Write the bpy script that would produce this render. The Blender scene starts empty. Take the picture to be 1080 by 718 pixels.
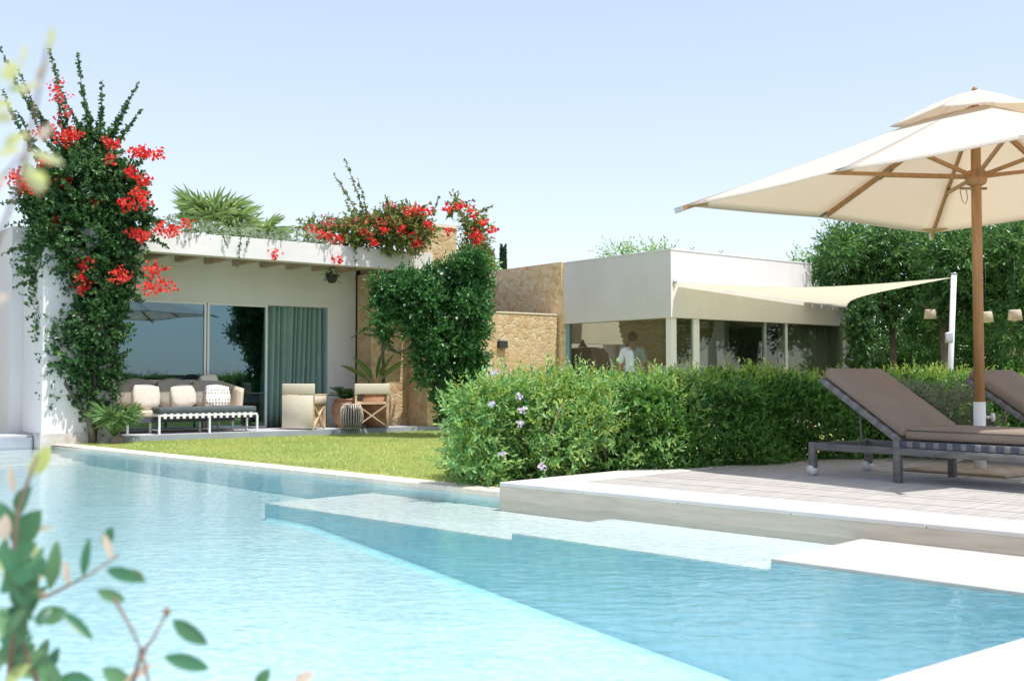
import bpy, bmesh, math, random
import numpy as np
from mathutils import Vector, Matrix

# ------------------------------------------------------------------ scene, camera, sky, sun
S = bpy.context.scene
C = S.collection
PI = math.pi
S.render.engine = 'CYCLES'
S.view_settings.view_transform = 'Standard'
S.view_settings.look = 'None'
S.view_settings.gamma = 1.0
S.view_settings.exposure = 1.22

CAM_Z = 1.0
cam_d = bpy.data.cameras.new('camera')
cam = bpy.data.objects.new('camera', cam_d)
C.objects.link(cam)
cam.location = (0, 0, CAM_Z)
PITCH = math.atan(39.6 / 1141)
cam.rotation_euler = (PI / 2 + PITCH, 0, 0)
cam_d.sensor_width = 36
cam_d.lens = 1141 / 1080 * 36
cam_d.clip_start = 0.05
cam_d.clip_end = 20000
cam_d.dof.use_dof = True
cam_d.dof.focus_distance = 13.5
cam_d.dof.aperture_fstop = 3.6
S.camera = cam

SUN_EL = math.radians(66.5)
SH = Vector((0.74, -0.67)).normalized()
SUN = Vector((SH.x * math.cos(SUN_EL), SH.y * math.cos(SUN_EL), math.sin(SUN_EL)))
w = bpy.data.worlds.new('World')
S.world = w
w.use_nodes = True
wn = w.node_tree
for n in list(wn.nodes): wn.nodes.remove(n)
sky = wn.nodes.new('ShaderNodeTexSky')
sky.sky_type = 'NISHITA'
sky.sun_disc = False
sky.sun_elevation = SUN_EL
sky.sun_rotation = math.atan2(SH.x, SH.y)
sky.altitude = 0
sky.air_density = 1.0
sky.dust_density = .7
sky.ozone_density = 1.6
bg = wn.nodes.new('ShaderNodeBackground')
bg.inputs['Strength'].default_value = 0.15
wo = wn.nodes.new('ShaderNodeOutputWorld')
hsv = wn.nodes.new('ShaderNodeHueSaturation')
hsv.inputs['Saturation'].default_value = 1.05
hsv.inputs['Hue'].default_value = .509
wn.links.new(sky.outputs[0], hsv.inputs['Color'])
gm = wn.nodes.new('ShaderNodeGamma'); gm.inputs['Gamma'].default_value = .46
ml = wn.nodes.new('ShaderNodeVectorMath'); ml.operation = 'SCALE'; ml.inputs['Scale'].default_value = 1.5
wn.links.new(hsv.outputs[0], gm.inputs[0])
wn.links.new(gm.outputs[0], ml.inputs[0])
wn.links.new(ml.outputs[0], bg.inputs[0])
wn.links.new(bg.outputs[0], wo.inputs[0])

sd = bpy.data.lights.new('sun', 'SUN')
sd.energy = 2.3
sd.angle = math.radians(0.53)
sd.color = (1.0, 0.955, 0.90)
so = bpy.data.objects.new('sun', sd)
C.objects.link(so)
so.location = (20, -20, 40)
so.rotation_euler = SUN.to_track_quat('Z', 'Y').to_euler()

# ------------------------------------------------------------------ frames of reference
U = np.array([0.790, 0.613]); V = np.array([-0.613, 0.790])       # the house's axes
UR = math.atan2(U[1], U[0])
A_ = np.array([-0.7096, 0.7046]); B_ = np.array([0.7046, 0.7096])  # the pool's axes (a along the pool, b across it)
BR = math.atan2(B_[1], B_[0])
FPX = 1141.0
cp, sp = math.cos(PITCH), math.sin(PITCH)

def H(u, v, z=0): q = u * U + v * V; return Vector((q[0], q[1], z))
def PO(a, b, z=0): q = a * A_ + b * B_; return Vector((q[0], q[1], z))
def toH(p): q = np.array([p[0], p[1]]); return float(q @ U), float(q @ V)
def solve2(n1, d1, n2, d2):
    q = np.linalg.solve(np.array([n1, n2]), np.array([d1, d2])); return q
def at(px, py, Y):
    """point at distance Y in front that the photograph shows at (px, py)"""
    x = (px - 540) / FPX; y = -(py - 359) / FPX
    d = Vector((x, cp - sp * y, sp + cp * y))
    return d * (Y / d.y) + Vector((0, 0, CAM_Z))

# ------------------------------------------------------------------ object helpers
def tag(o, label=None, cat=None, group=None, kind=None):
    if label: o['label'] = label
    if cat: o['category'] = cat
    if group: o['group'] = group
    if kind: o['kind'] = kind
    return o

def thing(name, label, cat, loc=(0, 0, 0), rotz=0.0, group=None):
    o = bpy.data.objects.new(name, None)
    C.objects.link(o)
    o.empty_display_size = 0.2
    o.location = loc
    o.rotation_euler = (0, 0, rotz)
    return tag(o, label, cat, group)

def copy_tree(o, parent=None):
    c = o.copy(); C.objects.link(c); c.parent = parent
    for ch in list(o.children): copy_tree(ch, c)
    return c

class MB:
    """collects boxes, tubes and sheets; build() links them as ONE mesh object"""
    def __init__(s): s.v = []; s.f = []; s.smooth = []
    def add(s, vs, fs, smooth=False):
        n = len(s.v); s.v += [tuple(p) for p in vs]
        for f in fs: s.f.append(tuple(i + n for i in f)); s.smooth.append(smooth)
        return s
    def box(s, x0, x1, y0, y1, z0, z1, M=None):
        vs = [Vector((x, y, z)) for z in (z0, z1) for y in (y0, y1) for x in (x0, x1)]
        if M is not None: vs = [M @ p for p in vs]
        return s.add(vs, [(0, 2, 3, 1), (4, 5, 7, 6), (0, 1, 5, 4), (2, 6, 7, 3), (0, 4, 6, 2), (1, 3, 7, 5)])
    def rbox(s, x0, x1, y0, y1, z0, z1, r=0.01, seg=2, M=None, puff=0.0):
        bm = bmesh.new()
        bmesh.ops.create_cube(bm, size=1)
        for p in bm.verts:
            p.co = Vector(((x0 + x1) / 2 + p.co.x * (x1 - x0), (y0 + y1) / 2 + p.co.y * (y1 - y0), (z0 + z1) / 2 + p.co.z * (z1 - z0)))
        if puff:
            bmesh.ops.subdivide_edges(bm, edges=bm.edges[:], cuts=5, use_grid_fill=True)
            cx, cy, cz = (x0 + x1) / 2, (y0 + y1) / 2, (z0 + z1) / 2
            hx, hy, hz = (x1 - x0) / 2, (y1 - y0) / 2, (z1 - z0) / 2
            m = min(hx, hy, hz)
            for p in bm.verts:
                a, b, c = (p.co.x - cx) / hx, (p.co.y - cy) / hy, (p.co.z - cz) / hz
                wx, wy, wz = (1 - b * b) * (1 - c * c), (1 - a * a) * (1 - c * c), (1 - a * a) * (1 - b * b)
                rr = lambda t: 1 - 0.22 * max(0, abs(t) - .6) / .4
                p.co.x = cx + a * hx * (1 - 0.10 * (1 - wx) * abs(c)) + a * puff * wx * m
                p.co.y = cy + b * hy * (1 - 0.10 * (1 - wy) * abs(c)) + b * puff * wy * m
                p.co.z = cz + c * hz * (1 - 0.25 * (1 - wz)) + c * puff * wz * m
        else:
            bmesh.ops.bevel(bm, geom=bm.edges[:] + bm.verts[:], offset=r, segments=seg, affect='EDGES', profile=.5)
        bm.verts.index_update()
        vs = [p.co.copy() for p in bm.verts]
        if M is not None: vs = [M @ p for p in vs]
        fs = [[q.index for q in f.verts] for f in bm.faces]
        bm.free()
        return s.add(vs, fs, True)
    def tube(s, pts, rad, n=8, cap=True):
        pts = [Vector(p) for p in pts]
        if not isinstance(rad, (list, tuple)): rad = [rad] * len(pts)
        vs = []; fs = []; ref = None
        for i, p in enumerate(pts):
            t = (pts[min(i + 1, len(pts) - 1)] - pts[max(i - 1, 0)])
            t = t.normalized() if t.length > 1e-9 else Vector((0, 0, 1))
            if ref is None: ref = Vector((0, 0, 1)) if abs(t.z) < .9 else Vector((1, 0, 0))
            a = t.cross(ref).normalized(); b = t.cross(a).normalized(); ref = -b if False else ref
            for k in range(n):
                an = 2 * PI * k / n
                vs.append(p + a * math.cos(an) * rad[i] + b * math.sin(an) * rad[i])
        for i in range(len(pts) - 1):
            for k in range(n):
                fs.append((i * n + k, i * n + (k + 1) % n, (i + 1) * n + (k + 1) % n, (i + 1) * n + k))
        if cap:
            fs.append(tuple(range(n - 1, -1, -1))); fs.append(tuple((len(pts) - 1) * n + k for k in range(n)))
        return s.add(vs, fs, True)
    def bar(s, p, q, wd, ht, up=Vector((0, 0, 1))):
        p, q = Vector(p), Vector(q); t = (q - p).normalized()
        a = t.cross(up)
        a = a.normalized() if a.length > 1e-6 else Vector((1, 0, 0))
        b = a.cross(t)
        vs = [c + a * sx * wd / 2 + b * sz * ht / 2 for c in (p, q) for sx, sz in ((-1, -1), (1, -1), (1, 1), (-1, 1))]
        return s.add(vs, [(0, 1, 2, 3), (7, 6, 5, 4), (0, 4, 5, 1), (1, 5, 6, 2), (2, 6, 7, 3), (3, 7, 4, 0)])
    def lathe(s, prof, n=24, c=(0, 0, 0)):
        c = Vector(c); vs = []; fs = []
        for r, z in prof:
            for k in range(n):
                an = 2 * PI * k / n; vs.append(c + Vector((r * math.cos(an), r * math.sin(an), z)))
        for i in range(len(prof) - 1):
            for k in range(n): fs.append((i * n + k, i * n + (k + 1) % n, (i + 1) * n + (k + 1) % n, (i + 1) * n + k))
        return s.add(vs, fs, True)
    def grid(s, fn, nu, nv, smooth=True):
        vs = [fn(i / nu, j / nv) for j in range(nv + 1) for i in range(nu + 1)]
        fs = [(j * (nu + 1) + i, j * (nu + 1) + i + 1, (j + 1) * (nu + 1) + i + 1, (j + 1) * (nu + 1) + i) for j in range(nv) for i in range(nu)]
        return s.add(vs, fs, smooth)
    def build(s, name, m, parent=None, shift=None, solid=0, bev=0):
        me = bpy.data.meshes.new(name)
        vs = s.v if shift is None else [(p[0] - shift[0], p[1] - shift[1], p[2] - shift[2]) for p in s.v]
        me.from_pydata(vs, [], s.f)
        me.polygons.foreach_set('use_smooth', s.smooth)
        me.materials.append(m)
        me.update()
        o = bpy.data.objects.new(name, me); C.objects.link(o); o.parent = parent
        if solid:
            md = o.modifiers.new('solid', 'SOLIDIFY'); md.thickness = solid; md.offset = 0
        if bev:
            md = o.modifiers.new('bevel', 'BEVEL'); md.width = bev; md.segments = 2; md.limit_method = 'ANGLE'
        return o

def mesh_np(name, vs, fs, m, parent=None, shift=None, smooth=False):
    """fast mesh from arrays: vs (n,3), fs (m,k)"""
    vs = np.asarray(vs, dtype=np.float32)
    if shift is not None: vs = vs - np.asarray(shift, dtype=np.float32)
    fs = np.asarray(fs, dtype=np.int32); k = fs.shape[1]
    me = bpy.data.meshes.new(name)
    me.vertices.add(len(vs)); me.vertices.foreach_set('co', vs.ravel())
    me.loops.add(fs.size); me.loops.foreach_set('vertex_index', fs.ravel())
    me.polygons.add(len(fs)); me.polygons.foreach_set('loop_start', np.arange(0, fs.size, k, dtype=np.int32))
    me.polygons.foreach_set('use_smooth', np.full(len(fs), smooth))
    me.materials.append(m)
    me.update(calc_edges=True)
    o = bpy.data.objects.new(name, me); C.objects.link(o); o.parent = parent
    return o

# ------------------------------------------------------------------ materials
def newmat(name):
    m = bpy.data.materials.new(name); m.use_nodes = True
    nt = m.node_tree
    for n in list(nt.nodes): nt.nodes.remove(n)
    out = nt.nodes.new('ShaderNodeOutputMaterial')
    return m, nt, out
def N(nt, t, **kw):
    n = nt.nodes.new(t)
    for k, v in kw.items(): setattr(n, k, v)
    return n
def ramp(nt, fac, stops):
    r = N(nt, 'ShaderNodeValToRGB')
    while len(r.color_ramp.elements) < len(stops): r.color_ramp.elements.new(.5)
    for e, (p, c) in zip(r.color_ramp.elements, stops): e.position = p; e.color = (*c, 1)
    nt.links.new(fac, r.inputs[0]); return r.outputs[0]

def pm(name, c1, c2=None, scale=6.0, rough=.6, bump=0.0, bscale=40.0, spec=.4, metal=0.0, stretch=None, transl=0.0, detail=6, tcol=None, lo=.3, hi=.7):
    m, nt, out = newmat(name)
    L = nt.links.new
    bs = N(nt, 'ShaderNodeBsdfPrincipled')
    bs.inputs['Roughness'].default_value = rough
    bs.inputs['Specular IOR Level'].default_value = spec
    bs.inputs['Metallic'].default_value = metal
    tc = N(nt, 'ShaderNodeTexCoord'); mp = N(nt, 'ShaderNodeMapping')
    L(tc.outputs['Object'], mp.inputs[0])
    if stretch: mp.inputs['Scale'].default_value = stretch
    c2 = c2 or c1
    nz = N(nt, 'ShaderNodeTexNoise'); nz.inputs['Scale'].default_value = scale; nz.inputs['Detail'].default_value = detail
    L(mp.outputs[0], nz.inputs['Vector'])
    col = ramp(nt, nz.outputs[0], [(lo, c1), (hi, c2)])
    L(col, bs.inputs['Base Color'])
    if bump:
        n2 = N(nt, 'ShaderNodeTexNoise'); n2.inputs['Scale'].default_value = bscale; n2.inputs['Detail'].default_value = 5
        L(mp.outputs[0], n2.inputs['Vector'])
        b = N(nt, 'ShaderNodeBump'); b.inputs['Strength'].default_value = bump; b.inputs['Distance'].default_value = .02
        L(n2.outputs[0], b.inputs['Height']); L(b.outputs[0], bs.inputs['Normal'])
    if transl:
        tr = N(nt, 'ShaderNodeBsdfTranslucent')
        if tcol: tr.inputs[0].default_value = (*tcol, 1)
        else: L(col, tr.inputs[0])
        mx = N(nt, 'ShaderNodeMixShader'); mx.inputs[0].default_value = transl
        L(bs.outputs[0], mx.inputs[1]); L(tr.outputs[0], mx.inputs[2]); L(mx.outputs[0], out.inputs[0])
    else: L(bs.outputs[0], out.inputs[0])
    return m

def leafmat(name, stops, rough=.42, transl=.3, tboost=1.3, spec=.5):
    m, nt, out = newmat(name); L = nt.links.new
    g = N(nt, 'ShaderNodeNewGeometry')
    col = ramp(nt, g.outputs['Random Per Island'], stops)
    bs = N(nt, 'ShaderNodeBsdfPrincipled'); bs.inputs['Roughness'].default_value = rough
    bs.inputs['Specular IOR Level'].default_value = spec
    L(col, bs.inputs['Base Color'])
    tr = N(nt, 'ShaderNodeBsdfTranslucent')
    hs = N(nt, 'ShaderNodeHueSaturation'); hs.inputs['Hue'].default_value = .485; hs.inputs['Saturation'].default_value = 1.05; hs.inputs['Value'].default_value = tboost
    L(col, hs.inputs['Color']); L(hs.outputs[0], tr.inputs[0])
    mx = N(nt, 'ShaderNodeMixShader'); mx.inputs[0].default_value = transl
    L(bs.outputs[0], mx.inputs[1]); L(tr.outputs[0], mx.inputs[2]); L(mx.outputs[0], out.inputs[0])
    return m

def stonemat(name, scale=4.2, dark=1.0):
    m, nt, out = newmat(name); L = nt.links.new
    bs = N(nt, 'ShaderNodeBsdfPrincipled'); bs.inputs['Roughness'].default_value = .85; bs.inputs['Specular IOR Level'].default_value = .2
    tc = N(nt, 'ShaderNodeTexCoord')
    wv = N(nt, 'ShaderNodeTexNoise'); wv.inputs['Scale'].default_value = 5; wv.inputs['Detail'].default_value = 3
    L(tc.outputs['Object'], wv.inputs['Vector'])
    ad = N(nt, 'ShaderNodeVectorMath', operation='MULTIPLY_ADD'); ad.inputs[1].default_value = (.16, .16, .16)
    L(wv.outputs['Color'], ad.inputs[0]); L(tc.outputs['Object'], ad.inputs[2])
    mp = N(nt, 'ShaderNodeMapping'); mp.inputs['Scale'].default_value = (1, 1, 1.25); L(ad.outputs[0], mp.inputs[0])
    vo = N(nt, 'ShaderNodeTexVoronoi'); vo.inputs['Scale'].default_value = scale; L(mp.outputs[0], vo.inputs['Vector'])
    ve = N(nt, 'ShaderNodeTexVoronoi', feature='DISTANCE_TO_EDGE'); ve.inputs['Scale'].default_value = scale; L(mp.outputs[0], ve.inputs['Vector'])
    sx = N(nt, 'ShaderNodeSeparateColor'); L(vo.outputs['Color'], sx.inputs[0])
    d = dark
    col = ramp(nt, sx.outputs[0], [(0, (.50 * d, .33 * d, .17 * d)), (.3, (.58 * d, .43 * d, .26 * d)), (.6, (.63 * d, .51 * d, .34 * d)), (.85, (.56 * d, .39 * d, .22 * d)), (1, (.68 * d, .58 * d, .42 * d))])
    n2 = N(nt, 'ShaderNodeTexNoise'); n2.inputs['Scale'].default_value = 22; n2.inputs['Detail'].default_value = 8; L(tc.outputs['Object'], n2.inputs['Vector'])
    c2 = ramp(nt, n2.outputs[0], [(.3, (.80, .76, .70)), (.7, (1.12, 1.08, 1.02))])
    mu = N(nt, 'ShaderNodeMix', data_type='RGBA', blend_type='MULTIPLY'); mu.inputs['Factor'].default_value = .9
    L(col, mu.inputs['A']); L(c2, mu.inputs['B'])
    eg = ramp(nt, ve.outputs['Distance'], [(.0, (0, 0, 0)), (.045, (1, 1, 1))])
    mo = N(nt, 'ShaderNodeMix', data_type='RGBA'); L(eg, mo.inputs['Factor'])
    mo.inputs['A'].default_value = (.60 * d, .50 * d, .36 * d, 1); L(mu.outputs['Result'], mo.inputs['B'])
    L(mo.outputs['Result'], bs.inputs['Base Color'])
    ma = N(nt, 'ShaderNodeMath', operation='MULTIPLY_ADD'); ma.inputs[1].default_value = .6; L(n2.outputs[0], ma.inputs[0])
    e2 = ramp(nt, ve.outputs['Distance'], [(.0, (0, 0, 0)), (.12, (1, 1, 1))]); L(e2, ma.inputs[2])
    b = N(nt, 'ShaderNodeBump'); b.inputs['Strength'].default_value = .42; b.inputs['Distance'].default_value = .02
    L(ma.outputs[0], b.inputs['Height']); L(b.outputs[0], bs.inputs['Normal'])
    L(bs.outputs[0], out.inputs[0]); return m

def schlick(nt, f0, normal=None):
    L = nt.links.new
    lw_ = N(nt, 'ShaderNodeLayerWeight')
    if normal is not None: L(normal, lw_.inputs['Normal'])
    pw_ = N(nt, 'ShaderNodeMath', operation='POWER'); pw_.inputs[1].default_value = 5; lw_.inputs['Blend'].default_value = .5
    L(lw_.outputs['Facing'], pw_.inputs[0])
    ma_ = N(nt, 'ShaderNodeMath', operation='MULTIPLY_ADD'); ma_.inputs[1].default_value = 1 - f0; ma_.inputs[2].default_value = f0
    L(pw_.outputs[0], ma_.inputs[0]); return ma_

def glassmat(name, tint, ior=1.6, rough=0.0, coat=(.9, .96, 1)):
    m, nt, out = newmat(name); L = nt.links.new
    fr = schlick(nt, ((ior - 1) / (ior + 1)) ** 2)
    t = N(nt, 'ShaderNodeBsdfTransparent'); t.inputs[0].default_value = (*tint, 1)
    g = N(nt, 'ShaderNodeBsdfGlossy'); g.inputs['Roughness'].default_value = rough; g.inputs[0].default_value = (*coat, 1)
    mx = N(nt, 'ShaderNodeMixShader')
    L(fr.outputs[0], mx.inputs[0]); L(t.outputs[0], mx.inputs[1]); L(g.outputs[0], mx.inputs[2]); L(mx.outputs[0], out.inputs[0])
    return m

def watermat():
    m, nt, out = newmat('pool_water'); L = nt.links.new
    tc = N(nt, 'ShaderNodeTexCoord'); mp = N(nt, 'ShaderNodeMapping'); mp.inputs['Scale'].default_value = (1, 1.6, 1)
    L(tc.outputs['Object'], mp.inputs[0])
    n1 = N(nt, 'ShaderNodeTexNoise'); n1.inputs['Scale'].default_value = 8.0; n1.inputs['Detail'].default_value = 4; n1.inputs['Distortion'].default_value = .6
    n2 = N(nt, 'ShaderNodeTexNoise'); n2.inputs['Scale'].default_value = 1.3; n2.inputs['Detail'].default_value = 2
    L(mp.outputs[0], n1.inputs['Vector']); L(mp.outputs[0], n2.inputs['Vector'])
    ad = N(nt, 'ShaderNodeMath', operation='MULTIPLY_ADD'); ad.inputs[1].default_value = 1.6; L(n2.outputs[0], ad.inputs[0]); L(n1.outputs[0], ad.inputs[2])
    b = N(nt, 'ShaderNodeBump'); b.inputs['Strength'].default_value = .17; b.inputs['Distance'].default_value = .03
    L(ad.outputs[0], b.inputs['Height'])
    fr = schlick(nt, .02, b.outputs[0])
    t = N(nt, 'ShaderNodeBsdfTransparent'); t.inputs[0].default_value = (.88, .985, .99, 1)
    g = N(nt, 'ShaderNodeBsdfGlossy'); g.inputs['Roughness'].default_value = .05; L(b.outputs[0], g.inputs['Normal'])
    mx = N(nt, 'ShaderNodeMixShader')
    L(fr.outputs[0], mx.inputs[0]); L(t.outputs[0], mx.inputs[1]); L(g.outputs[0], mx.inputs[2]); L(mx.outputs[0], out.inputs[0])
    return m

M = {}
def stuccomat():
    m, nt, out = newmat('white_stucco'); L = nt.links.new
    bs = N(nt, 'ShaderNodeBsdfPrincipled'); bs.inputs['Roughness'].default_value = .88; bs.inputs['Specular IOR Level'].default_value = .2
    tc = N(nt, 'ShaderNodeTexCoord')
    n1 = N(nt, 'ShaderNodeTexNoise'); n1.inputs['Scale'].default_value = 1.1; n1.inputs['Detail'].default_value = 7; L(tc.outputs['Object'], n1.inputs['Vector'])
    c1 = ramp(nt, n1.outputs[0], [(.3, (.66, .64, .625)), (.7, (.73, .71, .695))])
    mp = N(nt, 'ShaderNodeMapping'); mp.inputs['Scale'].default_value = (7, 7, .35); L(tc.outputs['Object'], mp.inputs[0])
    n2 = N(nt, 'ShaderNodeTexNoise'); n2.inputs['Scale'].default_value = 1.0; n2.inputs['Detail'].default_value = 6; L(mp.outputs[0], n2.inputs['Vector'])
    c2 = ramp(nt, n2.outputs[0], [(.34, (.86, .85, .83)), (.52, (1, 1, 1))])
    mu = N(nt, 'ShaderNodeMix', data_type='RGBA', blend_type='MULTIPLY'); mu.inputs['Factor'].default_value = .13; L(c1, mu.inputs['A']); L(c2, mu.inputs['B'])
    L(mu.outputs['Result'], bs.inputs['Base Color'])
    n3 = N(nt, 'ShaderNodeTexNoise'); n3.inputs['Scale'].default_value = 9; n3.inputs['Detail'].default_value = 8; L(tc.outputs['Object'], n3.inputs['Vector'])
    b = N(nt, 'ShaderNodeBump'); b.inputs['Strength'].default_value = .22; b.inputs['Distance'].default_value = .02; L(n3.outputs[0], b.inputs['Height']); L(b.outputs[0], bs.inputs['Normal'])
    L(bs.outputs[0], out.inputs[0]); return m
M['stucco'] = stuccomat()
M['soffit'] = pm('soffit_plaster', (.78, .76, .70), (.82, .80, .75), 2, .85, .05, 60, .2)
M['plinth'] = pm('weathered_plinth', (.40, .37, .33), (.62, .59, .55), 7, .9, .3, 50, .2)
M['wood_joist'] = pm('joist_wood', (.36, .26, .19), (.50, .38, .29), 5, .7, .1, 60, .3, stretch=(8, 1, 8))
M['teak'] = pm('oiled_teak', (.35, .18, .07), (.48, .27, .115), 6, .5, .06, 90, .4, stretch=(6, 6, .8))
M['stone'] = stonemat('tan_rubble_stone', 8.5, 1.0)
M['stone_sunlit'] = stonemat('sunlit_tint_stone', 8.5, 1.45)  # same stone, colour lifted to stand in for sun on the shaded face
M['stone_pillar'] = stonemat('grey_tan_stone', 7.5, 1.0)
M['stone_cap'] = pm('stone_capping', (.66, .56, .42), (.76, .68, .55), 9, .8, .2, 60, .2)
M['alu'] = pm('white_frame_metal', (.78, .78, .79), (.80, .80, .81), 3, .4, 0, 1, .5)
M['alu_blue'] = pm('blue_grey_frame_metal', (.22, .36, .44), (.25, .40, .47), 3, .4, 0, 1, .5)
M['frame_grey'] = pm('grey_green_frame_metal', (.26, .33, .30), (.30, .37, .34), 3, .4)
M['glass_villa'] = glassmat('villa_glass', (.55, .74, .74), 3.4, 0.0, (.36, .58, .75))
M['glass_dark'] = glassmat('dark_pavilion_glass', (.40, .47, .41), 2.0)
M['glass_pav'] = glassmat('pavilion_glass', (.50, .56, .52), 1.75)
M['room'] = pm('room_wall', (.62, .58, .50), (.68, .64, .56), 2, .9)
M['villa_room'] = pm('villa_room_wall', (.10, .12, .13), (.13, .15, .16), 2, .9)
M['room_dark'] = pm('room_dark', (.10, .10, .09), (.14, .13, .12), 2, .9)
M['room_cream'] = pm('room_cream', (.70, .62, .46), (.75, .68, .52), 2, .9)
M['curtain'] = pm('teal_curtain_cloth', (.30, .47, .42), (.37, .54, .48), 3, .9, .1, 120, .1, transl=.25)
M['lawn'] = pm('lawn_turf', (.32, .39, .10), (.46, .50, .18), 2.2, .95, .5, 160, .1, lo=.32, hi=.68)
M['soil'] = pm('dry_ground', (.22, .18, .11), (.26, .24, .13), 3, .95, .3, 30, .1)
M['sea'] = pm('sea_water', (.02, .09, .15), (.03, .11, .17), .05, .25, .3, 1.5, .5)
M['coping'] = pm('coping_stone', (.62, .55, .44), (.74, .67, .56), 8, .8, .1, 60, .2)
M['near_paving'] = pm('near_paving_stone', (.45, .43, .41), (.53, .51, .485), 6, .8, .1, 50, .2)
M['deck_border'] = pm('white_deck_border', (.55, .53, .505), (.62, .60, .575), 4, .8, .06, 60, .2)
M['deck_face'] = pm('limestone_deck_face', (.46, .40, .32), (.56, .50, .41), 3, .8, .15, 30, .25, stretch=(1, 1, 9))
M['board'] = pm('silvered_decking', (.345, .325, .30), (.485, .46, .43), 5, .8, .15, 60, .2, stretch=(.6, 9, 1))
M['patio'] = pm('patio_paving', (.44, .45, .47), (.54, .54, .55), 3, .85, .1, 40, .2)
M['riser'] = pm('grey_step_stone', (.26, .29, .33), (.34, .37, .41), 3, .85, .1, 40, .2)
M['shelf'] = pm('pale_pebble_shelf', (.70, .68, .67), (.90, .88, .87), 26, .85, .4, 45, .2, detail=8, lo=.35, hi=.65)
M['shelf_dry'] = pm('pale_stone_shelf', (.46, .435, .40), (.53, .505, .47), 9, .85, .1, 60, .2)
M['pool_tile'] = pm('pale_blue_mosaic', (.42, .58, .62), (.56, .68, .71), 16, .6, 0, 1, .3, detail=9, lo=.36, hi=.64)
M['pool_wall'] = pm('turquoise_mosaic', (.40, .70, .76), (.50, .78, .82), 14, .6, 0, 1, .3, detail=9)
M['water'] = watermat()
M['canvas'] = pm('cream_canvas', (.84, .81, .75), (.87, .84, .78), 3, .9, .04, 200, .1, transl=.5, tcol=(.90, .80, .66))
M['sail'] = pm('sail_cloth', (.82, .80, .74), (.86, .84, .78), 2, .9, .04, 120, .1, transl=.62, tcol=(.94, .90, .82))
M['lounger'] = pm('weathered_grey_teak', (.12, .115, .11), (.20, .19, .185), 7, .75, .12, 60, .3, stretch=(4, .8, 4))
M['taupe'] = pm('taupe_outdoor_cloth', (.225, .175, .14), (.26, .205, .166), 3, .85, .12, 260, .15)
M['taupe_side'] = pm('taupe_piping', (.11, .095, .085), (.13, .11, .10), 3, .85, .1, 260, .15)
M['strap'] = pm('woven_strap', (.155, .155, .16), (.21, .205, .205), 30, .8)
M['strap_dark'] = pm('dark_webbing', (.06, .065, .09), (.10, .10, .13), 30, .8)
M['plastic'] = pm('white_wheel_plastic', (.66, .64, .60), (.72, .70, .66), 10, .5)
M['white_metal'] = pm('white_painted_metal', (.74, .74, .76), (.79, .79, .80), 6, .4, .02, 40, .5)
M['steel'] = pm('brushed_steel', (.50, .50, .50), (.58, .58, .58), 20, .35, 0, 1, .5, 1.0)
M['brass'] = pm('aged_brass', (.30, .22, .12), (.40, .31, .18), 12, .4, 0, 1, .5, .8)
M['plate'] = pm('rusty_plate', (.30, .22, .15), (.46, .38, .30), 9, .7, .1, 40, .3)
M['sofa'] = pm('cream_weave', (.62, .52, .40), (.74, .64, .51), 40, .85, .3, 160, .2)
M['sofa_dark'] = pm('taupe_cushion', (.30, .27, .235), (.36, .325, .28), 8, .9, .15, 180, .1)
M['pillow'] = pm('linen_pillow', (.60, .54, .47), (.68, .62, .55), 14, .9, .15, 140, .1)
M['bench_pad'] = pm('charcoal_pad', (.085, .105, .115), (.11, .13, .14), 8, .9, .15, 160, .1)
M['chair_cloth'] = pm('cream_chair_canvas', (.74, .66, .54), (.80, .72, .60), 9, .9, .1, 150, .1, transl=.12)
M['chair_wood'] = pm('pale_chair_wood', (.60, .44, .27), (.70, .54, .36), 8, .6, .05, 80, .3)
M['chair_side'] = pm('tan_chair_canvas', (.62, .45, .27), (.68, .52, .33), 9, .9, .1, 150, .1, transl=.2)
M['terracotta'] = pm('terracotta_clay', (.38, .19, .11), (.52, .30, .19), 8, .85, .15, 40, .2)
M['rattan'] = pm('grey_rattan', (.42, .37, .31), (.55, .49, .42), 30, .8, .1, 90, .2)
M['dark_void'] = pm('dark_drum', (.05, .045, .04), (.08, .07, .06), 10, .9)
M['wicker'] = pm('woven_raffia', (.42, .33, .22), (.74, .61, .44), 30, .9, 1.0, 26, .1, detail=4)
M['darkwood'] = pm('dark_walnut', (.035, .022, .016), (.06, .04, .03), 6, .6)
M['bark'] = pm('bark', (.16, .12, .085), (.28, .22, .165), 7, .95, .5, 30, .1, stretch=(3, 3, .6))
M['bark_dark'] = pm('vine_bark', (.10, .085, .07), (.20, .17, .14), 9, .95, .4, 40, .1)
M['lantern'] = pm('paper_lantern_shade', (.72, .62, .46), (.80, .70, .55), 10, .8, transl=.35)
M['black'] = pm('blackened_iron', (.03, .03, .03), (.05, .05, .05), 10, .6)
M['skin'] = pm('skin', (.46, .28, .19), (.50, .31, .22), 10, .6)
M['shirt'] = pm('pale_blue_shirt', (.62, .68, .78), (.70, .75, .83), 9, .9, .1, 60, .1)
M['trousers'] = pm('dark_trousers', (.05, .06, .09), (.07, .08, .11), 9, .9)
M['hair'] = pm('dark_hair', (.02, .013, .009), (.04, .026, .018), 40, .5)

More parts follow.
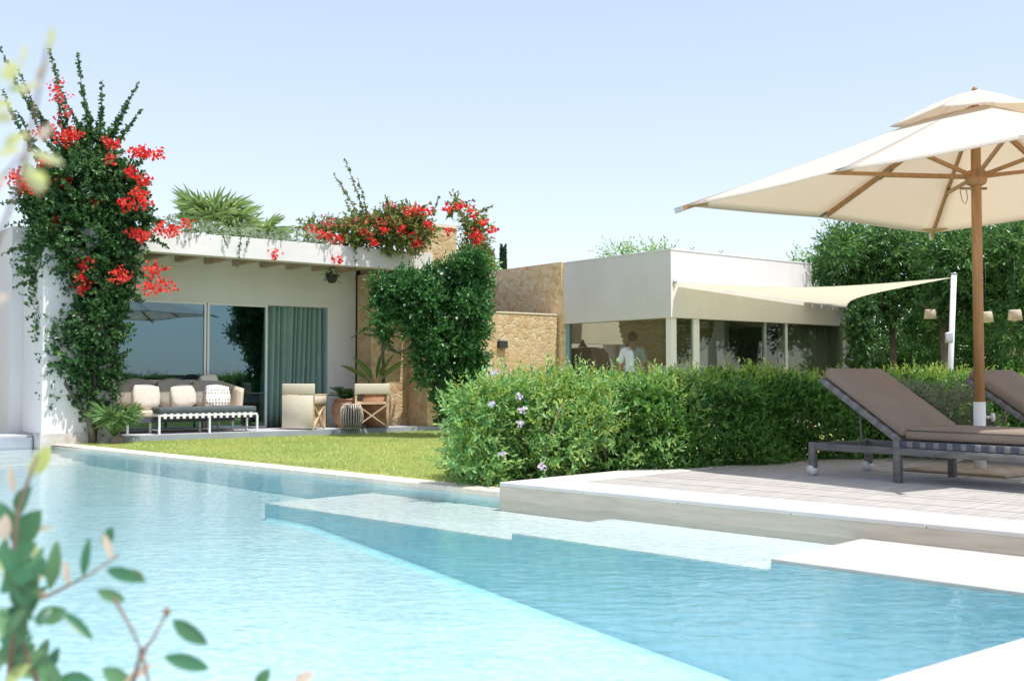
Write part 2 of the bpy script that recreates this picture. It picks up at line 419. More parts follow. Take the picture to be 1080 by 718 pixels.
G = lambda *cs: [(i / (len(cs) - 1), c) for i, c in enumerate(cs)]
M['lf_hedge'] = leafmat('hedge_leaf', G((0.047, 0.133, 0.035), (0.070, 0.203, 0.043), (0.109, 0.281, 0.055), (0.203, 0.390, 0.070), (0.094, 0.234, 0.047)), .36, .32)
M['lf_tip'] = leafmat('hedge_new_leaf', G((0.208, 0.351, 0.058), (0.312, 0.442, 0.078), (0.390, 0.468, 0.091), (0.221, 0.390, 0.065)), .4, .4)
M['lf_plum'] = leafmat('plumbago_leaf', G((0.065, 0.221, 0.065), (0.169, 0.377, 0.130), (0.312, 0.520, 0.182), (0.468, 0.585, 0.182), (0.130, 0.338, 0.104)), .4, .36)
M['lf_boug'] = leafmat('bougainvillea_leaf', G((0.026, 0.078, 0.029), (0.036, 0.111, 0.036), (0.058, 0.156, 0.043), (0.117, 0.234, 0.058), (0.031, 0.091, 0.033)), .4, .28)
M['lf_boug2'] = leafmat('roof_bougainvillea_leaf', G((0.065, 0.156, 0.039), (0.130, 0.247, 0.052), (0.260, 0.351, 0.078), (0.338, 0.208, 0.104), (0.078, 0.182, 0.039)), .4, .35)
M['lf_jas'] = leafmat('jasmine_leaf', G((0.021, 0.085, 0.029), (0.033, 0.130, 0.039), (0.052, 0.182, 0.046), (0.117, 0.286, 0.065), (0.029, 0.104, 0.033)), .34, .28)
M['lf_creep'] = leafmat('creeper_leaf', G((0.182, 0.247, 0.156), (0.260, 0.338, 0.221), (0.364, 0.429, 0.312), (0.130, 0.208, 0.104)), .5, .25)
M['lf_tree'] = leafmat('broad_tree_leaf', G((0.029, 0.090, 0.029), (0.049, 0.146, 0.039), (0.081, 0.227, 0.049), (0.179, 0.341, 0.073), (0.041, 0.122, 0.033)), .34, .32)
M['lf_palm'] = leafmat('palm_leaf', G((0.078, 0.182, 0.065), (0.156, 0.286, 0.091), (0.260, 0.390, 0.130), (0.117, 0.234, 0.078)), .4, .35)
M['lf_palm2'] = leafmat('roof_palm_leaf', G((.14, .26, .08), (.24, .36, .12), (.34, .44, .18), (.18, .30, .10)), .4, .4)
M['lf_cyp'] = leafmat('cypress_leaf', G((0.016, 0.058, 0.029), (0.026, 0.078, 0.039), (0.039, 0.104, 0.046)), .6, .1)
M['lf_cycad'] = leafmat('cycad_leaf', G((0.016, 0.065, 0.023), (0.033, 0.111, 0.039), (0.065, 0.156, 0.052)), .35, .2)
M['lf_strel'] = leafmat('strelitzia_leaf', G((0.065, 0.143, 0.039), (0.130, 0.221, 0.052), (0.208, 0.260, 0.065)), .35, .3)
M['lf_grey'] = leafmat('grey_shrub_leaf', G((0.208, 0.234, 0.156), (0.338, 0.338, 0.247), (0.091, 0.169, 0.052), (0.442, 0.403, 0.325), (0.130, 0.260, 0.065)), .5, .3)
M['lf_olive'] = leafmat('olive_leaf', G((0.039, 0.137, 0.072), (0.058, 0.182, 0.091), (0.130, 0.260, 0.117), (0.072, 0.195, 0.098)), .38, .25)
M['lf_young'] = leafmat('young_olive_leaf', G((.40, .48, .12), (.52, .56, .22), (.56, .55, .32), (.34, .46, .12)), .5, .4)
M['lf_dry'] = leafmat('dry_olive_leaf', G((.50, .40, .31), (.58, .48, .38), (.42, .37, .26)), .6, .3)
M['grass'] = leafmat('grass_blade', G((.36, .46, .11), (.46, .54, .17), (.56, .60, .27), (.41, .50, .14)), .6, .35)
def patchy(m):                                    # worn and lush patches across the lawn
    nt = m.node_tree; L = nt.links.new
    bs = [n for n in nt.nodes if n.type == 'BSDF_PRINCIPLED'][0]; src = bs.inputs['Base Color'].links[0].from_socket
    tc = N(nt, 'ShaderNodeTexCoord'); nz = N(nt, 'ShaderNodeTexNoise'); nz.inputs['Scale'].default_value = .9; nz.inputs['Detail'].default_value = 5
    L(tc.outputs['Object'], nz.inputs['Vector'])
    c = ramp(nt, nz.outputs[0], [(.32, (.80, .90, .74)), (.5, (1, 1, 1)), (.70, (1.12, 1.02, .95))])
    mu = N(nt, 'ShaderNodeMix', data_type='RGBA', blend_type='MULTIPLY'); mu.inputs['Factor'].default_value = 1
    L(src, mu.inputs['A']); L(c, mu.inputs['B']); L(mu.outputs['Result'], bs.inputs['Base Color'])
patchy(M['grass']); patchy(M['lawn'])
M['fl_red'] = leafmat('red_bract', G((.55, .020, .012), (.74, .04, .02), (.80, .09, .04), (.80, .17, .10), (.64, .02, .02), (.76, .05, .025)), .6, .35)
M['fl_pink'] = leafmat('pale_red_bract', G((.70, .16, .13), (.80, .07, .06), (.78, .30, .24)), .6, .35)
M['fl_white'] = leafmat('white_blossom', G((.78, .76, .74), (.84, .84, .82), (.74, .66, .72)), .6, .3)
M['fl_lilac'] = leafmat('lilac_blossom', G((.52, .50, .74), (.64, .58, .72), (.74, .60, .64)), .6, .3)

# ------------------------------------------------------------------ foliage helpers (numpy)
def nrm(a): return a / np.maximum(np.linalg.norm(a, axis=-1, keepdims=True), 1e-9)
def rdir(r, n): return nrm(r.normal(size=(n, 3)))

def leaves(P, D, Nv, L, W, fold=.18, curl=.12):
    """leaf blades: base P, direction D, face normal Nv; two folded quads each"""
    n = len(P); D = nrm(D); sd = nrm(np.cross(D, Nv)); Nv = np.cross(sd, D)
    L = np.broadcast_to(np.asarray(L, float).reshape(-1, 1), (n, 1)); W = np.broadcast_to(np.asarray(W, float).reshape(-1, 1), (n, 1))
    up = Nv * W * fold
    b = P
    l1 = P + D * L * .30 + sd * W * .46 + up; r1 = P + D * L * .30 - sd * W * .46 + up
    l2 = P + D * L * .68 + sd * W * .40 + up - Nv * L * curl * .5; r2 = P + D * L * .68 - sd * W * .40 + up - Nv * L * curl * .5
    t = P + D * L - Nv * L * curl
    vs = np.stack([b, l1, l2, t, r2, r1], 1).reshape(-1, 3)
    i = np.arange(n)[:, None] * 6
    fs = np.concatenate([i + np.array([[0, 5, 4, 3]]), i + np.array([[0, 3, 2, 1]])], 0)
    return vs, fs

def sprigs(r, P, D, L, nl, ll, lw, ang=1.0, up=.5, jit=.35):
    """leafy shoots: nl leaves round each stem from P along D"""
    n = len(P); D = nrm(D)
    L = np.broadcast_to(np.asarray(L, float).reshape(-1, 1), (n, 1))
    a = nrm(np.cross(D, np.array([.31, .17, .93]) + r.normal(size=(n, 3)) * .05)); b = np.cross(D, a)
    Ps = []; Ds = []; Ns = []; Ls = []
    for j in range(nl):
        t = (j + .5) / nl
        ph = (j * 2.399 + r.uniform(0, 2 * PI, (n, 1)) * .25)
        rad = a * np.cos(ph) + b * np.sin(ph)
        an = ang * (1 - .55 * t) + r.normal(size=(n, 1)) * .2
        d = D * np.cos(an) + rad * np.sin(an) + r.normal(size=(n, 3)) * jit * .4
        nn = np.array([0, 0, 1.]) * up + D * .6 - rad * .2 + r.normal(size=(n, 3)) * jit
        Ps.append(P + D * L * t); Ds.append(d); Ns.append(nn); Ls.append(ll * (1 - .35 * t) * r.uniform(.65, 1.2, (n, 1)))
    P2 = np.concatenate(Ps); D2 = np.concatenate(Ds); N2 = np.concatenate(Ns); L2 = np.concatenate(Ls)
    return leaves(P2, D2, N2, L2, L2 * (lw / ll))

def merge(*parts):
    vs = []; fs = []; o = 0
    for v, f in parts: vs.append(v); fs.append(f + o); o += len(v)
    return np.concatenate(vs), np.concatenate(fs)

def blobs(r, bl, n, shell=.4):
    """points and outward directions in the outer shell of a cluster of ellipsoids"""
    c = np.array([b[0] for b in bl], float); R = np.array([b[1] for b in bl], float)
    if R.ndim == 1: R = np.stack([R, R, R], 1)
    wgt = (R[:, 0] * R[:, 2]) ** .8 * 1.0; wgt /= wgt.sum()
    k = r.choice(len(c), n, p=wgt); d = rdir(r, n)
    rr = 1 - shell * r.uniform(0, 1, (n, 1)) ** 1.3 + r.normal(size=(n, 1)) * .06
    p = c[k] + d * R[k] * rr
    keep = np.ones(n, bool)
    for i in range(len(c)):
        q = np.linalg.norm((p - c[i]) / R[i], axis=1)
        keep &= ~((q < .55) & (k != i))
    return p[keep], nrm(d / R[k])[keep]

def foliage(name, m, r, bl, n, sl, nl, ll, lw, parent, shift, up=.45, bias=(0, 0, .35), shell=.4, ang=1.0):
    p, d = blobs(r, bl, n, shell)
    D = nrm(d + np.array(bias) + r.normal(size=d.shape) * .45)
    v, f = sprigs(r, p, D, sl * r.uniform(.6, 1.3, len(p)), nl, ll, lw, ang, up)
    return mesh_np(name, v, f, m, parent, shift)

def shoot_pts(p, q, bend, n=9):
    p, q = Vector(p), Vector(q)
    return [p.lerp(q, i / (n - 1)) + Vector(bend) * math.sin(PI * i / (n - 1)) for i in range(n)]

def shoot(r, p, q, bend, ll, lw, per=60, rad=.008):
    """one long arching stem with leaves along it -> (leaf arrays, stem points)"""
    pts = shoot_pts(p, q, bend)
    ln = (Vector(q) - Vector(p)).length; n = max(6, int(per * ln))
    t = np.sort(r.uniform(0, 1, n)); arr = np.array([list(x) for x in pts])
    ii = np.minimum((t * (len(arr) - 1)).astype(int), len(arr) - 2); fr = (t * (len(arr) - 1) - ii)[:, None]
    P = arr[ii] * (1 - fr) + arr[ii + 1] * fr
    T = nrm(arr[ii + 1] - arr[ii])
    d = nrm(T * .5 + rdir(r, n) * .9)
    L = ll * (1 - .5 * t) * r.uniform(.7, 1.2, n)
    v, f = leaves(P, d, np.array([0, 0, .5]) + r.normal(size=(n, 3)) * .6, L, L * lw / ll)
    return (v, f), pts

def flower_cluster(r, c, rad, n, size, m, parent, shift, flat=.75, name='blossom'):
    d = rdir(r, n); n = max(8, int(n * .62)); d = d[:n]; p = np.array(c) + d * rad * r.uniform(.3, 1.35, (n, 1)) * np.array([1, 1, flat])
    D = nrm(rdir(r, n) + d * .5)
    L = size * r.uniform(.7, 1.25, n)
    v, f = leaves(p, D, d + r.normal(size=(n, 3)) * .5, L, L * .95, .3, .1)
    return mesh_np(name, v, f, m, parent, shift)

# ------------------------------------------------------------------ setting: ground, sea, pool, deck, patio
FLOOR = .14           # patio and deck level
EDGE = 6.43           # far side of the pool (b)
K1 = PO(16.1, EDGE); q = solve2(B_, EDGE, V, 2.03); K2 = Vector((q[0], q[1], 0))
q = solve2(B_, -.3, V, 2.03); K3 = Vector((q[0], q[1], 0)); K4 = PO(16.1, -.3)

bm = bmesh.new()
hole = [bm.verts.new((p.x, p.y, -.03)) for p in (K1, K2, K3, K4)]
outer = [bm.verts.new(H(*p, -.03)) for p in ((-900, 1500), (900, 1500), (900, -35), (-900, -35))]
eh = [bm.edges.new((hole[i], hole[(i + 1) % 4])) for i in range(4)]
eo = [bm.edges.new((outer[i], outer[(i + 1) % 4])) for i in range(4)]
bmesh.ops.bridge_loops(bm, edges=eh + eo)
bmesh.ops.recalc_face_normals(bm, faces=bm.faces[:])
me = bpy.data.meshes.new('ground'); bm.to_mesh(me); bm.free(); me.materials.append(M['soil'])
o = bpy.data.objects.new('ground', me); C.objects.link(o); tag(o, kind='structure')

sea = MB().add([H(-9000, -30, -7), H(9000, -30, -7), H(9000, -12000, -7), H(-9000, -12000, -7)], [(0, 1, 2, 3)]).build('sea', M['sea'])
tag(sea, kind='structure')

def frame_obj(o, rot): o.rotation_euler = (0, 0, rot); return o
# pool shell: floor sheet falling from the steps to the near end, and the side walls
fl = MB()
def flz(p):
    a = float(np.array([p.x, p.y]) @ A_); return -.17 - .08 * (16.1 - a) / 8.5 if a > 7.6 else -.25 - .62 * (7.6 - a) / 5.4
c4 = [K1, K2, K3, K4]
mid_f, mid_n = PO(7.6, EDGE), PO(7.6, -.3)
fl.add([Vector((p.x, p.y, flz(p))) for p in (K1, mid_f, K2, K3, mid_n, K4)], [(0, 5, 4, 1), (1, 4, 3, 2)])
tag(fl.build('pool_floor', M['pool_tile']), kind='structure')
pw = MB()
for i in range(4):
    p, q = c4[i], c4[(i + 1) % 4]
    pw.add([Vector((p.x, p.y, flz(p) - .4)), Vector((q.x, q.y, flz(q) - .4)), Vector((q.x, q.y, .02)), Vector((p.x, p.y, .02))], [(0, 1, 2, 3)])
tag(pw.build('pool_wall', M['pool_wall']), kind='structure')
wt = MB()
ext = [PO(16.1, EDGE - .002), Vector((K2.x, K2.y, 0)), Vector((K3.x, K3.y, 0)), PO(16.1, -.3)]
wt.add([Vector((p.x, p.y, 0)) for p in ext], [(0, 3, 2, 1)])
o = wt.build('water', M['water']); tag(o, kind='structure')

# pool frame boxes are built with x = b, y = a
def pbox(mb, a0, a1, b0, b1, z0, z1): return mb.box(b0, b1, a0, a1, z0, z1)
def pool_obj(mb, name, m, **k):
    o = mb.build(name, m, **k); o.rotation_euler = (0, 0, BR); tag(o, kind='structure'); return o
sh = MB(); pbox(sh, 5.2, 8.25, 5.24, EDGE - .004, -.9, -.095)
pool_obj(sh, 'pool_shelf', M['shelf'])
sh = MB(); pbox(sh, 3.2, 5.2, 5.24, EDGE - .004, -.9, -.05)
pool_obj(sh, 'pool_shelf', M['shelf'])
sh = MB(); pbox(sh, -1.2, 3.2, 5.24, EDGE - .004, -.9, .010)
pool_obj(sh, 'pool_shelf', M['shelf_dry'])
fw = MB()                                        # mosaic faces of the shelf's front, just proud of it
pbox(fw, 5.2, 8.253, 5.236, 5.24, -.9, -.105); pbox(fw, 8.25, 8.254, 5.242, EDGE - .005, -.9, -.105); pbox(fw, 3.2, 5.2, 5.236, 5.24, -.9, -.06); pbox(fw, -1.2, 3.2, 5.236, 5.24, -.9, -.012)
cvq = MB()                                       # rounded foot between shelf and floor
def cove(s_, t_):
    a = -1.2 + 9.4 * s_; an = t_ * PI / 2; R = .035 + .045 * (1 - s_)
    z0 = -.17 - .08 * (16.1 - a) / 8.5 if a > 7.6 else -.25 - .62 * (7.6 - a) / 5.4
    return Vector((5.235 - R * (1 - math.cos(an)) * 1.6, a, z0 + .004 - .008 * t_ + R * (1 - math.sin(an))))
cvq.grid(cove, 40, 10)
pool_obj(cvq, 'pool_cove', M['pool_wall'])
pool_obj(fw, 'pool_shelf_face', M['pool_wall'])
st = MB()
for k, (d, z) in enumerate(((.34, -.035), (.72, -.075), (1.10, -.115), (1.48, -.15))):
    pbox(st, 16.095 - d, 16.095 - d + .38, 3.4, EDGE - .004, -.6, z)
pool_obj(st, 'pool_steps', M['shelf'])
# coping round the pool
cpg = MB()
aa_ = 6.42
while aa_ < 16.4:
    l_ = min(.80, 16.42 - aa_); pbox(cpg, aa_, aa_ + l_ - .005, EDGE - .002, EDGE + .27, -.012, .045); aa_ += l_
pbox(cpg, 16.1, 16.42, -.6, EDGE - .004, -.2, .040); pbox(cpg, 2, 16.098, -.6, -.3, -.2, .042)
pool_obj(cpg, 'pool_coping', M['coping'], bev=.008)
nc = MB(); nc.box(-9, 14, -14, 2.03, -.2, .045)
o = nc.build('paving', M['near_paving'], bev=.01); o.rotation_euler = (0, 0, UR); tag(o, kind='structure')
# timber deck with its stone border
dk = MB(); pbox(dk, -8, 6.40, 6.30, 14.4, -.4, .112)
pool_obj(dk, 'pool_deck', M['deck_face'])
db = MB(); aa_ = -8.0
while aa_ < 6.40:
    l_ = min(.90, 6.41 - aa_); pbox(db, aa_, aa_ + l_ - .004, 6.295, 6.80, .1125, FLOOR + .002); aa_ += l_
pbox(db, 5.95, 6.41, 6.802, 9.2, .1125, FLOOR + .002)
pool_obj(db, 'deck_border', M['deck_border'], bev=.006)
bd = MB(); b = 6.806; rg = random.Random(4)
while b < 14.3:
    a = 5.944
    while a > -8:
        l = rg.choice((5.2, 6.6, 7.4)); dz = rg.uniform(-.002, .0015)
        pbox(bd, a - l + .005, a, b, b + .136, .1125, FLOOR + dz); a -= l
    b += .142
pool_obj(bd, 'deck_boards', M['board'])

# lawn
lawn_poly = [PO(16.4, EDGE + .26), PO(6.2, EDGE + .26), H(6.2, 7.0), H(16, 7.0), H(16, 16.7), H(4.3, 16.32)]
lw = MB(); lw.add([Vector((p.x, p.y, .034)) for p in lawn_poly], [tuple(range(len(lawn_poly)))])
o = lw.build('lawn', M['lawn']); tag(o, kind='structure')
r = np.random.default_rng(5)
n = 330000
uu = r.uniform(4.2, 13.5, n); vv = r.uniform(7.2, 16.30, n)
xy = uu[:, None] * U + vv[:, None] * V
bb = xy @ B_; aa = xy @ A_
px = 540 + FPX * xy[:, 0] / xy[:, 1]
keep = (bb > EDGE + .255) & (px < 560) & (aa < 16.4) & ~((bb < 6.75) & (aa < 6.6))
xy = xy[keep]; n = len(xy)
hgt = .030 * r.uniform(.5, 1.4, n); yaw = r.uniform(0, 2 * PI, n); tilt = r.normal(size=(n, 2)) * .5
base = np.column_stack([xy, np.full(n, .034)])
sd_ = np.column_stack([np.cos(yaw), np.sin(yaw), np.zeros(n)]) * r.uniform(.004, .008, n)[:, None]
tip = base + np.column_stack([tilt[:, 0] * hgt, tilt[:, 1] * hgt, hgt])
vs = np.stack([base - sd_, base + sd_, tip], 1).reshape(-1, 3)
o = mesh_np('grass', vs, np.arange(n * 3).reshape(-1, 3), M['grass']); tag(o, 'short bright green lawn grass between pool and patio', 'grass', kind='stuff')

# patio under the pergola, side terrace
def hbox(mb, u0, u1, v0, v1, z0, z1): return mb.box(u0, u1, v0, v1, z0, z1)
def house_struct(mb, name, m, **k):
    o = mb.build(name, m, **k); o.rotation_euler = (0, 0, UR); tag(o, kind='structure'); return o
pt = MB(); hbox(pt, 5.2, 14.3, 16.34, 17.44, -.1, FLOOR)
house_struct(pt, 'patio', M['patio'])
pr = MB(); hbox(pr, 5.2, 14.3, 16.27, 16.338, -.1, FLOOR - .003)
house_struct(pr, 'patio_step', M['riser'])
tr_ = MB(); hbox(tr_, -6, 4.16, 16.75, 17.49, -.1, .17)
house_struct(tr_, 'terrace', M['patio'])
tr_ = MB(); hbox(tr_, -6, 4.158, 16.69, 16.748, -.1, .14)
house_struct(tr_, 'terrace_step', M['riser'])

# ------------------------------------------------------------------ the villa on the left
def house_thing(name, label, cat, u0, v0): return thing(name, label, cat, H(u0, v0), UR)
u0, v0 = 4.0, 17.5
sft = (u0, v0, 0)
HEAD = 2.27
villa = house_thing('villa', 'low white villa with wide glass doors under a flat pergola roof', 'house', u0, v0)
wl = MB()
hbox(wl, 4.02, 5.40, 17.5, 17.75, -.1, 3.22)                 # left of the glass
hbox(wl, 9.36, 9.93, 17.5, 17.75, -.1, 3.22)
hbox(wl, 5.40, 9.36, 17.5, 17.75, HEAD, 3.22)
hbox(wl, 4.02, 4.27, 17.75, 24, -.1, 3.22)
hbox(wl, 4.27, 13, 23.75, 24, -.1, 3.22)
wl.build('wall', M['stucco'], villa, sft)
wl = MB(); hbox(wl, 4.19, 5.22, 16.38, 17.497, -.1, 2.90)
wl.build('side_pier', M['stucco'], villa, sft)
wl = MB(); hbox(wl, 4.17, 5.24, 16.355, 17.44, -.1, .20)
wl.build('plinth', M['plinth'], villa, sft)
rf = MB(); hbox(rf, 4.02, 13.0, 17.5, 24, 3.221, 3.30)
rf.build('roof', M['stucco'], villa, sft)
pg = MB()
hbox(pg, 4.75, 10.70, 16.10, 16.32, 2.895, 3.225)
pg_o = pg.build('pergola', M['stucco'], villa, sft, bev=.006)
sl = MB(); hbox(sl, 4.75, 10.70, 16.322, 17.498, 3.05, 3.20)
sl.build('soffit_slab', M['soffit'], pg_o, sft)
for k in range(12):
    uj = 5.02 + .50 * k
    j = MB(); hbox(j, uj, uj + .11, 16.324, 17.496, 2.915, 3.049)
    j.build('joist', M['wood_joist'], pg_o, sft)
# the room behind the glass
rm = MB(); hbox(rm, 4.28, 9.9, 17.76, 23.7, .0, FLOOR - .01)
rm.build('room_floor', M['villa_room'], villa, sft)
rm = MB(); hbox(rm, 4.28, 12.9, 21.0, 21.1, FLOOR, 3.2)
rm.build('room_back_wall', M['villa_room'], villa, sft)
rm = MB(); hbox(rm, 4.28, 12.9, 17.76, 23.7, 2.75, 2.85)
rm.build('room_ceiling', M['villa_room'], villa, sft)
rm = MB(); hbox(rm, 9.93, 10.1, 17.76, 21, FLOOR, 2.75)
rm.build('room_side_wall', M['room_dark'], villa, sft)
# white door frame inside (seen through the glass)
rm = MB(); hbox(rm, 6.45, 6.55, 20.90, 20.99, FLOOR, 2.3); hbox(rm, 9.0, 9.1, 20.90, 20.99, FLOOR, 2.3); hbox(rm, 6.55, 9.0, 20.90, 20.99, 2.2, 2.3)
rm.build('inner_doorway', M['stucco'], villa, sft)
def sliding_window(ua, ub, name='glass_door'):
    f = MB()
    fr = .035
    hbox(f, ua, ua + fr, 17.53, 17.60, FLOOR, HEAD); hbox(f, ub - fr, ub, 17.53, 17.60, FLOOR, HEAD)
    hbox(f, ua + fr, ub - fr, 17.53, 17.60, HEAD - fr, HEAD - .001); hbox(f, ua + fr, ub - fr, 17.53, 17.60, FLOOR, FLOOR + fr)
    o = f.build(name, M['alu'], villa, sft)
    g = MB(); g.add([(ua + fr, 17.56, FLOOR + fr), (ub - fr, 17.56, FLOOR + fr), (ub - fr, 17.56, HEAD - fr), (ua + fr, 17.56, HEAD - fr)], [(0, 1, 2, 3)])
    g.build('pane', M['glass_villa'], o, sft)
for ua, ub in ((5.41, 7.09), (7.11, 8.20)): sliding_window(ua, ub)
f = MB(); hbox(f, 9.33, 9.355, 17.53, 17.60, FLOOR, HEAD - .001); f.build('door_jamb', M['alu_blue'], villa, sft)

cu = MB()
def cf(s, t):
    x = 8.22 + 1.10 * s; ph = s * 2 * PI * 11 + 1.6 * math.sin(s * 9) + .8 * math.sin(s * 23)
    lean = .05 * (1 - t) * math.sin(s * 7)
    return Vector((x + lean - .10 * (1 - t) * (1 - s), 17.66 + .05 * math.sin(ph) + .02 * math.sin(ph * .37 + 1), FLOOR + .01 + t * 2.36))
cu.grid(cf, 160, 6)
o = cu.build('curtain', M['curtain'], None, (8.2, 17.76, 0), solid=.004)
o.location = H(8.2, 17.76); o.rotation_euler = (0, 0, UR)
tag(o, 'floor length teal curtain drawn behind the right glass door', 'curtain')

# ------------------------------------------------------------------ stone walls and pillar
sw = house_thing('stone_wall', 'rough tan stone wall behind the climbing jasmine', 'wall', 10.5, 17.0)
m_ = MB(); hbox(m_, 9.94, 12.1, 16.95, 17.45, -.1, 2.89); m_.build('masonry', M['stone_pillar'], sw, (10.5, 17.0, 0))
sp_ = house_thing('stone_pillar', 'square stone chimney pillar rising through the jasmine and red flowers', 'pillar', 10.95, 16.6)
m_ = MB(); hbox(m_, 10.72, 11.36, 16.30, 16.94, -.1, 3.74); m_.build('shaft', M['stone_pillar'], sp_, (10.95, 16.6, 0))
m_ = MB(); hbox(m_, 10.70, 11.38, 16.28, 16.96, 3.741, 3.80); m_.build('cap', M['stone_cap'], sp_, (10.95, 16.6, 0))
gw = house_thing('garden_wall', 'lower tan stone garden wall with a pale capping and a dark lamp', 'wall', 13, 16.9)
m_ = MB(); hbox(m_, 12.11, 14.19, 16.8, 17.05, -.1, 2.27); m_.build('masonry', M['stone'], gw, (13, 16.9, 0))
m_ = MB(); hbox(m_, 12.10, 14.19, 16.785, 17.06, 2.271, 2.30); m_.build('capping', M['stone_cap'], gw, (13, 16.9, 0))
m_ = MB(); p = at(533, 363, 21.0); lu = toH(p)[0]; hbox(m_, lu - .10, lu + .10, 16.72, 16.798, p.z - .07, p.z + .07); m_.build('wall_lamp', M['black'], gw, (13, 16.9, 0))

# ------------------------------------------------------------------ white pavilion on the right
PU, PV = 14.3, 13.72     # near corner
PH, PT = 2.10, 3.33
pav = house_thing('pavilion', 'boxy white flat roofed pavilion with corner windows above the hedge', 'house', PU, PV)
ps = (PU, PV, 0)
vb = 16.72               # where the white face meets the stone face
m_ = MB()
hbox(m_, PU, PU + .25, PV + .25, vb, PH, PT)                  # left face above the window
hbox(m_, PU, 18.42, PV, PV + .25, PH, PT)                     # right face above the window
hbox(m_, 18.42, 19.85, PV + .003, PV + .25, PH, 2.72)
m_.build('wall', M['stucco'], pav, ps)
m_ = MB(); hbox(m_, 19.60, 19.98, PV + .02, PV + .24, -.1, PH - .001); hbox(m_, 18.42, 18.6, PV + .25, 18, PH, PT - .002)
hbox(m_, 19.72, 19.97, PV + .25, 19, -.1, 2.6)
m_.build('end_wall', M['stucco'], pav, ps)
m_ = MB(); hbox(m_, PU - .05, PU + .20, vb, 26, -.1, PT + .03)
m_.build('stone_face', M['stone_sunlit'], pav, ps)
m_ = MB(); hbox(m_, PU + .2, 18.4, PV + .2, 15.2, PT - .14, PT - .03); hbox(m_, PU + .2, 15.6, 15.2, 20.2, PT - .14, PT - .03); hbox(m_, 17.6, 18.4, 15.2, 20.2, PT - .14, PT - .03); hbox(m_, 18.6, 19.9, PV + .2, 20.2, 2.5, 2.60)  # roof left open in the middle, unseen, to let sun into the room
m_.build('roof', M['stucco'], pav, ps)
m_ = MB(); hbox(m_, PU + .02, 19.7, PV + .02, 20, -.1, FLOOR)
m_.build('room_floor', M['room'], pav, ps)
m_ = MB(); hbox(m_, PU + .26, 19.7, PV + .26, 15.2, PH + .25, PH + .33); hbox(m_, PU + .26, 15.6, 15.2, 20, PH + .25, PH + .33); hbox(m_, 17.6, 19.7, 15.2, 20, PH + .25, PH + .33)  # ceiling gap lines up with the added roof opening
m_.build('room_ceiling', M['room_cream'], pav, ps)
m_ = MB(); hbox(m_, PU + .21, 19.7, 19.0, 19.2, FLOOR, PH + .25)
m_.build('room_back_wall', M['room'], pav, ps)
m_ = MB(); hbox(m_, PU + 3.6, PU + 3.75, 15.6, 18.9, FLOOR, PH + .2)
m_.build('room_divider', M['room'], pav, ps)
m_ = MB(); hbox(m_, PU + .4, PU + 2.5, 17.6, 17.9, 1.75, PH + .24)
m_.build('ceiling_beam', M['room_cream'], pav, ps)
m_ = MB(); hbox(m_, PU - .012, PU + .26, PV - .012, vb, PT + .001, PT + .022); hbox(m_, PU + .262, 18.43, PV - .012, PV + .26, PT + .001, PT + .022)
m_.build('parapet_flashing', M['alu'], pav, ps)
# corner posts and window frames
def post(ua, ub, va, vb_, m=None, z1=PH):
    p_ = MB(); hbox(p_, ua, ub, va, vb_, FLOOR, z1 - .001); return p_.build('window_post', m or M['alu'], pav, ps)
def pane(ua, ub, va, vb_, par=None):
    p_ = MB()
    if ub - ua > vb_ - va: q4 = [(ua, va, FLOOR), (ub, va, FLOOR), (ub, va, PH - .002), (ua, va, PH - .002)]
    else: q4 = [(ua, vb_, FLOOR), (ua, va, FLOOR), (ua, va, PH - .002), (ua, vb_, PH - .002)]
    p_.add(q4, [(0, 1, 2, 3)]); return p_.build('window_pane', M['glass_dark'] if ub - ua > vb_ - va else M['glass_pav'], pav, ps)
post(PU + .04, PU + .18, PV + .04, PV + .17)
uR = lambda pxl: (lambda k: ((PV + .08) / (.790 - .613 * k)) * (.790 * k + .613))((pxl - 540) / FPX)
a0 = uR(731); a1 = uR(737); a2 = uR(806); a3 = uR(829); a4 = uR(894.5)
post(a0, a1, PV + .06, PV + .14); post(a2, a2 + .05, PV + .06, PV + .14, M['frame_grey']); post(a3, a3 + .03, PV + .06, PV + .14); post(a4 - .04, a4, PV + .06, PV + .14)
post(PU + .06, PU + .13, vb - .10, vb - .002, M['alu_blue'])
pane(PU + .19, a0, PV + .095, PV + .101); pane(a1, a2, PV + .095, PV + .101); pane(a2 + .05, a3, PV + .095, PV + .101); pane(a3 + .03, a4 - .04, PV + .095, PV + .101)
pane(PU + .09, PU + .096, PV + .175, vb - .104)
# inner screen seen through the right windows
m_ = MB()
def cf2(s, t): return Vector((a3 + .2 + s * (a4 - a3 - .35), PV + .42 + .03 * math.sin(s * 60), FLOOR + .01 + t * (PH + .1 - FLOOR)))
m_.grid(cf2, 90, 2)
o = m_.build('curtain', M['room'], None, (a3, PV + .42, 0), solid=.004); o.location = H(a3, PV + .42); o.rotation_euler = (0, 0, UR)
tag(o, 'grey curtain behind the rightmost window of the white pavilion', 'curtain')
# roof edge fittings
for pxl, pyl in ((715.5, 259), (737, 262.5), (767, 267)):
    p = at(pxl, pyl, 20.2)
    f = MB(); f.tube([(0, 0, -.02), (0, 0, .06)], .012, 6); f.tube([(-.04, 0, .06), (.04, 0, .075)], .02, 6)
    uu_, _ = toH(p); k = {715.5: 14.5, 737: 15.0, 767: 15.8}[pxl]
    o = f.build('roof_fitting', M['steel'], pav); o.location = (k - PU, .12, PT + .022)

